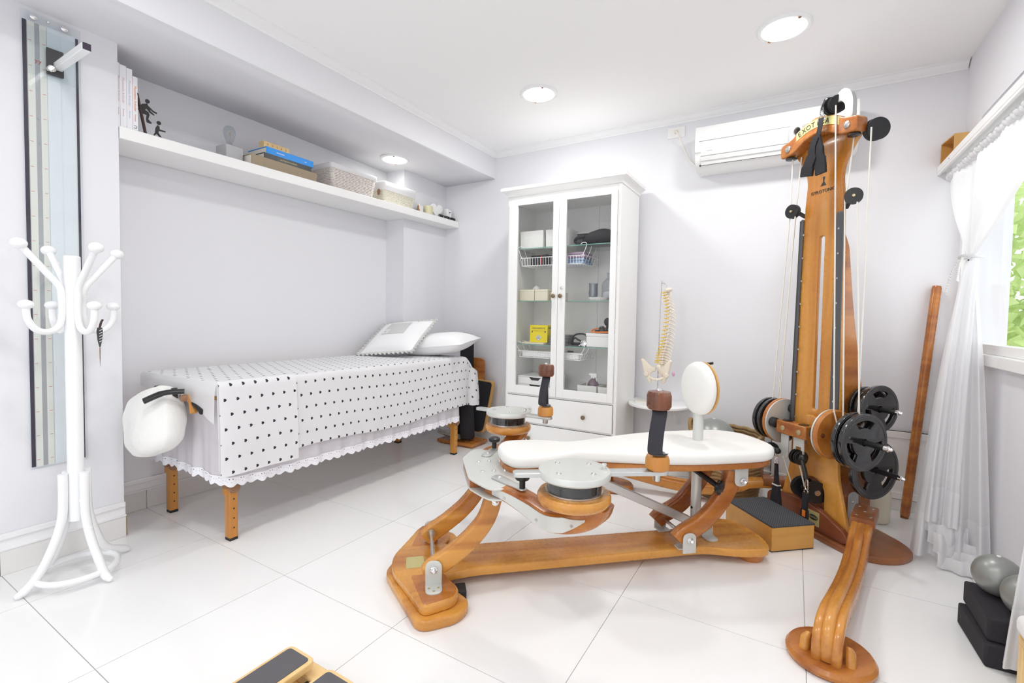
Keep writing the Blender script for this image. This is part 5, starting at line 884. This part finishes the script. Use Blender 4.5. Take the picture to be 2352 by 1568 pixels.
# ---- round wall table with the spine model
wt = thing('wall_table', 'small white half round wall table behind the bench', 'table', (-.775, YB, 0)); TZ = .492
shape('table_top', [[(-.20, 0)]+arc((0, -.16), .20, 180, 360, 30)+[(.20, 0)]], .018, 'white_paint', wt, .004, Matrix.Translation((0, -.002, TZ-.018)))
mk('wall_rail', G().box(-.16, .16, -.022, -.002, TZ-.06, TZ-.0185), 'white_paint', wt, bevel=.002)
for x in (-.02, .10): mk('brace', G().bar((x, -.006, TZ-.16), (x, -.20, TZ-.019), .018, .006, (1, 0, 0)), 'white_paint', wt, bevel=.001)
mk('catch_block', G().box(-.10, -.05, -.24, -.20, TZ-.04, TZ-.0185), 'cream', wt, bevel=.002)
lp = thing('clipboard', 'open white booklet lying on the round wall table', 'booklet', (-.87, YB-.20, TZ+.0005), R(20)); mk('page', G().box(-.06, .06, -.05, .05, 0, .004), 'book_white', lp, bevel=.001); mk('page', G().box(-.055, .06, -.048, .05, .0042, .007), 'paper', lp, bevel=.001)
fg2 = thing('figurine', 'little white and blue figurine on the round wall table', 'figurine', (-.69, YB-.26, TZ+.0005)); mk('base', G().lathe([(.022, 0), (.022, .004)], 14), 'towel_blue', fg2); mk('body', G().lathe([(.016, .004), (.014, .02), (.007, .036), (.009, .046), (.002, .055)], 12), 'white_plastic', fg2, ang=180); mk('cap', G().ball((0, 0, .057), .006, 6), 'orange', fg2)
sp = thing('spine_model', 'anatomical spine and pelvis model hanging from a metal stand', 'anatomical model', (-.775, YB-.22, TZ+.0005))
mk('stand_base', G().lathe([(.055, 0), (.055, .006), (.05, .008)], 30), 'white_metal', sp); mk('stand_rod', G().tube(spline([(0, .02, .006), (.0, .02, .40), (.008, .015, .790), (.014, .008, .803), (.030, .0, .803), (.034, .0, .795)], 4), .0035, 8), 'steel', sp); mk('hook', G().tube([(.034+.012*math.cos(a), 0, .778+.018*math.sin(a)) for a in [2*PI*k/14 for k in range(14)]], .0022, 6, closed=True), 'chrome', sp)
spl = spline([(.036, 0, .745), (.048, 0, .70), (.060, .0, .64), (.062, 0, .575), (.056, 0, .50), (.046, 0, .43), (.034, 0, .37), (.022, 0, .32), (.018, 0, .275)], 8); NV_ = 24
for k in range(NV_):
    f = k/(NV_-1)*(len(spl)-1); i = int(f); p = spl[i].lerp(spl[min(i+1, len(spl)-1)], f-i); s = .95+.65*k/NV_; v = G()
    v.lathe([(.0115*s, -.0068), (.0125*s, -.0055), (.0115*s, 0), (.0125*s, .0055), (.0115*s, .0068)], 12, p); v.tube([p+Vector((.010*s, 0, 0)), p+Vector((.030*s, 0, -.008*s)), p+Vector((.040*s, 0, -.016*s))], [.0050*s, .004*s, .003*s], 6); v.tube([p+Vector((.012*s, -.026*s, .003)), p+Vector((.006*s, 0, 0)), p+Vector((.012*s, .026*s, .003))], .0042*s, 6)
    vb = mk('vertebra', v, 'bone', sp, ang=60)
    if k: mk('nerve', G().tube([p+Vector((-.020*s, -.018*s, .006)), p+Vector((0, -.008*s, .010)), p+Vector((.0, .008*s, .010)), p+Vector((-.020*s, .018*s, .006))], .0036, 6), 'nerve', vb)
mk('skull_base', G().lathe([(.001, 0), (.014, .006), (.017, .022), (.012, .042), (.001, .050)], 14, (.035, 0, .752), (.9, 0, .25), 1, 1.9), 'bone', sp, ang=180)
mk('sacrum', G().loft([[(.016+dx+r*math.cos(a)*.5, r*math.sin(a), z) for a in [2*PI*q/12 for q in range(12)]] for r, z, dx in ((.040, .268, 0), (.046, .25, .0), (.036, .22, .010), (.018, .185, .016), (.006, .16, .010))]), 'bone', sp, ang=180)
for s in (-1, 1):
    hp_ = shape('hip_bone', [rnd([(.008*s, .245), (.045*s, .255), (.080*s, .292), (.098*s, .305), (.110*s, .296), (.098*s, .262), (.092*s, .222), (.076*s, .190), (.060*s, .148), (.040*s, .138), (.032*s, .150), (.048*s, .190), (.034*s, .215), (.012*s, .215)], .012, 4)], .020, 'bone', sp, .008, Matrix.Rotation(R(-22*s), 4, 'Z') @ frameT((0, .01, 0), (1, 0, 0), (0, 0, 1)))
    mk('hip_socket', G().lathe([(.018, 0), (.014, .006), (.004, .002)], 16, (.066*s, -.016-.02, .200), (0, -1, 0)), 'bone', hp_, ang=180); mk('pubic_arm', G().tube(spline([(.050*s, -.012, .185), (.026*s, -.035, .172), (.0, -.042, .168)]), .0085, 8), 'bone', hp_, ang=180)
mk('disc_marker', G().ball((.105, -.01, .21), .010, 6, 1.6), 'pink', sp)
# ---- seagrass basket with a grey ball
sgb = thing('seagrass_basket', 'round woven seagrass basket on the floor behind the bench', 'basket', (-.345, YB-.245, 0)); RB = .205
for i in range(18):
    z = .012+.021*i; r = RB*(.86+.14*math.sin(min(1, z/.30)*PI*.62)); pts = [((r+.0035*math.sin(q*2*PI*14/56*4+i*PI))*math.cos(2*PI*q/56), (r+.0035*math.sin(q*2*PI*14/56*4+i*PI))*math.sin(2*PI*q/56), z+.003*math.sin(q*1.7+i)) for q in range(56)]
    mk('coil', G().tube(pts, .0125, 8, closed=True), 'seagrass', sgb, ang=180)
mk('basket_floor', G().lathe([(.18, .002), (.18, .008)], 32), 'seagrass', sgb)
for s in (-1, 1): mk('handle', G().tube(spline([(s*.20, -.05, .37), (s*.205, -.04, .41), (s*.208, 0, .425), (s*.205, .04, .41), (s*.20, .05, .37)]), .011, 8), 'seagrass', sgb, ang=180)
bl = thing('exercise_ball', 'grey exercise ball sitting in the seagrass basket', 'exercise ball', (-.415, YB-.235, .012)); mk('ball', G().ball((0, 0, .295), .135, 20), 'silver_ball', bl, ang=180); mk('valve', G().lathe([(.008, 0), (.008, .003)], 12, (0, 0, .4295)), 'white_plastic', bl)
# ---- white power strip and jug on the floor
jg = thing('plastic_jug', 'cream plastic jug on the floor behind the tower', 'jug', (.40, 3.14, 0)); mk('body', G().lathe([(.055, 0), (.066, .012), (.068, .16), (.05, .20), (.022, .22), (.02, .235)], 28), 'cream', jg, ang=60); mk('cap', G().cyl((0, 0, .236), (0, 0, .26), .024, n=20), 'white_plastic', jg)
ps = thing('power_strip', 'white power strip with a black plug on the floor behind the bench', 'power strip', (-.66, YB-.10, 0), R(20)); mk('body', G().box(-.12, .12, -.025, .025, 0, .035), 'white_plastic', ps, bevel=.005); mk('plug', G().box(.02, .06, -.02, .02, .0355, .06), 'black', ps, bevel=.004)

# ================================================================== step box, pole, window side, front
sx = thing('step_box', 'pale wooden step box with a black ribbed rubber top', 'step box', (-.058, 2.432, 0), R(42))
def Ls(u, v): return (u, v)
mk('box', G().box(-.0, .245, -.0, .31, .0, .113) if False else G().box(0, .225, 0, .33, .004, .113), 'wood_step', sx, bevel=.002); mk('rubber_top', G().box(-.001, .226, -.001, .331, .1135, .1205), 'mat_ribbed', sx, smooth=False); mk('rubber_base', G().box(.001, .224, .001, .329, 0, .004), 'black_rubber', sx, smooth=False)
wp = thing('wooden_pole', 'long brown wooden pole leaning in the corner by the curtain', 'pole', (.545, 3.27, 0)); mk('shaft', G().tube([(.0, 0, .010), (.002, .001, .02), (.104, .094, 1.252), (.105, .095, 1.262)], [.018, .0215, .0215, .018], 18), 'wood_mid', wp); mk('end_cap', G().cyl((0, 0, 0), (.0005, 0, .0098), .018, n=16), 'wood_dark', wp)
# pelmet shelf over the window
pm = thing('pelmet_shelf', 'long white shelf board above the window', 'shelf', (XR, 2.0, 1.872)); mk('board', G().box(-.108, 0, -2.4, YB-2.003, 0, .034), 'white_paint', pm, bevel=.002); mk('fascia', G().box(-.107, -.095, -2.4, YB-2.003, -.012, -.0005), 'white_paint', pm, smooth=False); mk('screw', G().lathe([(.005, 0), (.003, .003)], 10, (-.1085, 1.16, .016), (-1, 0, 0)), 'steel', pm)
rd_ = thing('curtain_rod', 'white curtain rod under the shelf above the window', 'curtain rod', (XR-.062, 2.0, 1.835)); mk('rod', G().cyl((0, -2.2, 0), (0, YB-2.008, 0), .008, n=14), 'white_metal', rd_); mk('bracket', G().box(-.006, .006, 1.30, 1.32, .008, .0365), 'white_metal', rd_)
wbx2 = thing('wooden_box', 'small open pale wooden box on the shelf above the window', 'box', (.685, 3.30, 1.9065), R(6))
for r in ((-.035, .035, -.085, -.079, 0, .115), (-.035, .035, .079, .085, 0, .115), (-.035, .035, -.079, .079, 0, .006), (-.035, .035, -.079, .079, .109, .115), (.029, .035, -.079, .079, .006, .109)): mk('board', G().box(*r), 'wood_light', wbx2, smooth=False)
pr = thing('plastic_roll', 'long clear plastic roll lying on the shelf above the window', 'plastic roll', (.695, 2.35, 1.9065)); mk('film', G().tube([(0, -.9, .036), (0, .45, .036)], .036, 20), 'plastic_clear', pr); mk('core', G().tube([(0, -.9, .036), (0, .45, .036)], .014, 14), 'white_plastic', pr)
# tied curtains
def curtain(lab, yt0, yt1, g, b0, b1, zb, seed, wob=.022):
    ox, oy = XR-.062, (yt0+yt1)/2; t = thing('curtain', lab, 'curtain', (ox, oy, 0), 0, 'white sheer curtains at the window'); rs = random.Random(seed); ph = [rs.uniform(0, 6.3) for _ in range(4)]
    gx, gy, gz = g; dv = Vector((b1[0]-b0[0], b1[1]-b0[1])).normalized(); nv = Vector((-dv.y, dv.x))
    def fld(u): return math.sin(u*25+ph[0])*.6+math.sin(u*15+ph[1])*.5+.15*math.sin(u*52+ph[2])
    def f(u, v):
        if v < .42:
            q = v/.42; e = q**1.5; y = (yt0+(yt1-yt0)*u)*(1-e)+(gy+(u-.5)*.05)*e; z = 1.832+(gz-1.832)*q; x = (XR-.062)*(1-q)+gx*q+fld(u)*(.012*(1-.4*q))
            return (x-ox, y-oy, z)
        q = (v-.42)/.58; e = q**.6; bx, by = b0[0]+(b1[0]-b0[0])*u, b0[1]+(b1[1]-b0[1])*u; k = fld(u)*(.012+wob*e)
        return (gx+(bx-gx)*e+nv.x*k-ox, gy+(u-.5)*.05*(1-e)+(by-gy)*e+nv.y*k-oy, gz+(zb-gz)*q)
    mkuv('panel', f, 150, 60, 'sheer', t)
    def hm(u, v): p = Vector(f(u, 1.0)); q = Vector(f(u, .915)); r = p.lerp(q, v); return (r.x-.003*nv.x, r.y-.003, r.z)
    mkuv('hem', hm, 150, 4, 'hem', t)
    def hd(u, v): a = 2*PI*v; y = yt0+(yt1-yt0)*u; rr = .0175+.0035*math.sin(u*230+ph[3]+a)+.0025*math.sin(u*131-2*a); return (rr*math.cos(a)*1.1, y-oy, 1.836+rr*math.sin(a)*1.15)
    mkuv('ruffled_heading', hd, 300, 10, 'hem', t)
    c = Vector((gx-ox, gy-oy, gz)); mk('tie', G().tube([c+Vector((.038*math.cos(a), .034*math.sin(a), .004*math.sin(2*a))) for a in [2*PI*k/24 for k in range(24)]], .006, 8, closed=True), 'hem', t, ang=180)
    for dx, dy, L_ in ((-.075, .02, .15), (-.035, -.03, .105)):
        bg2 = G()
        for p in spline([c+Vector((-.030, -.015, 0)), c+Vector((-.03+dx*.4, dy*.5-.015, -L_*.4)), c+Vector((-.03+dx*.6, dy-.015, -L_))], 8): bg2.ball(p, .0055, 5)
        mk('bead_string', bg2, 'white_plastic', t, ang=180)
    return t, ox, oy
ct, ox, oy = curtain('white sheer curtain tied with beads at the far end of the window', 2.02, 3.352, (.642, 2.765, 1.350), (.478, 2.735), (.728, 2.66), .03, 3)
# its front layer with a deep hem, and the folded tail below it
def fl_(u, v): q = v; e = q**.6; x = .642+(u-.5)*.04*(1-e)+((.512+.112*u)-.642)*e; y = 2.735-(.055+.022*math.sin(u*9+.6)+.010*math.sin(u*21))*e; return (x-ox, y-oy, 1.33+(.205-1.33)*q-.02*u*e)
mkuv('front_layer', fl_, 40, 40, 'sheer', ct)
def fh_(u, v): x, y, z = fl_(u, .865+.135*v); return (x, y-.004, z)
mkuv('front_hem', fh_, 40, 4, 'hem', ct)
for k in range(5):
    def tf(u, v, k=k): x = .520+.013*k+(.125+.006*k)*u; y = 2.70-.010*k+.016*math.sin(u*6.5+k*1.9)-.012*math.sin(v*PI)+.006*math.sin(u*19+k); return (x-ox, y-oy, max(.006, .235-.045*k-.085*v-.040*u*(.2+.8*v)-.012*math.sin(u*4+k*2.2)))
    mkuv('tail_fold', tf, 24, 8, 'hem', ct)
curtain('white sheer curtain tied back at the near side of the window', .75, 1.98, (.672, 1.80, 1.345), (.572, 1.968), (.70, 1.885), .03, 9, .010)
# black foam blocks and silver balls
bk_ = []
for k, (lab, x, y, z, rz) in enumerate((('lower black foam block on the floor under the two silver balls', .628, 2.105, 0, 2), ('upper black foam block directly under the two silver balls', .640, 2.118, .0755, 0))):
    t = thing('foam_block', lab, 'foam block', (x, y, z), R(rz), 'black foam blocks by the window wall'); mk('block', G().box(-.095, .10, -.125, .125, 0, .075), 'foam_black', t, bevel=.008, seg=3); mk('seam', G().box(-.0955, -.0945, -.11, .11, .072, .0735), 'ink', t, smooth=False)
for lab, x, y in (('silver exercise ball behind its twin on the black foam blocks', .612, 2.175), ('silver exercise ball nearest the viewer on the black foam blocks', .650, 2.048)):
    t = thing('exercise_ball', lab, 'exercise ball', (x, y, .1512), 0, 'small silver exercise balls'); mk('ball', G().ball((0, 0, .066), .066, 20), 'silver_ball', t, ang=180); mk('plug', G().lathe([(.006, 0), (.006, .002)], 10, (.0, 0, .1315)), 'white_plastic', t)
# wooden balance boards at the bottom edge
bb = thing('balance_boards', 'pair of pale wooden foot boards with grey grip pads at the bottom edge', 'foot boards', (-1.10, .70, 0), R(0))
mk('cross_beam', G().box(-.12, .32, .095, .145, .028, .058), 'wood_pale', bb, bevel=.004); mk('cross_beam', G().box(-.12, .32, -.16, -.11, .028, .058), 'wood_pale', bb, bevel=.004); mk('under_board', G().box(-.02, .03, -.12, .10, .0, .05), 'black_rubber', bb, bevel=.004); mk('rail_foot', G().box(-.10, -.05, -.18, .16, 0, .028), 'wood_pale', bb, bevel=.003); mk('rail_foot', G().box(.24, .29, -.18, .16, 0, .028), 'wood_pale', bb, bevel=.003)
for x0 in (-.122, .045):
    f = shape('foot_board', [rnd([(x0, -.36), (x0+.112, -.36), (x0+.112, .118), (x0, .118)], .022, 6)], .022, 'wood_pale', bb, .004, Matrix.Translation((0, 0, .078)) @ Matrix.Rotation(0, 4, 'Y')); shape('grip_pad', [rnd([(x0+.012, -.348), (x0+.100, -.348), (x0+.100, .106), (x0+.012, .106)], .012, 5)], .0015, 'grip', f, 0, Matrix.Translation((0, 0, .1002)))
    mk('spacer', G().box(x0+.03, x0+.08, .10, .112, .0585, .0775).box(x0+.03, x0+.08, -.15, -.12, .0585, .0775), 'wood_pale', bb, smooth=False)
# low stool with a white cover at the right edge
sl_ = thing('stool', 'low pale wooden stool with a white cover at the right edge', 'stool', (.655, 1.70, 0))
for x, y in ((-.07, -.14), (.055, -.14), (-.07, .14), (.055, .14)): mk('leg', G().box(x-.014, x+.014, y-.014, y+.014, 0, .165), 'wood_pale', sl_, bevel=.002)
mk('frame', G().box(-.085, .07, -.155, .155, .1655, .19), 'wood_pale', sl_, bevel=.003); mk('cover', G().box(-.093, .075, -.163, .163, .1905, .25), 'pillow', sl_, bevel=.022, seg=4)
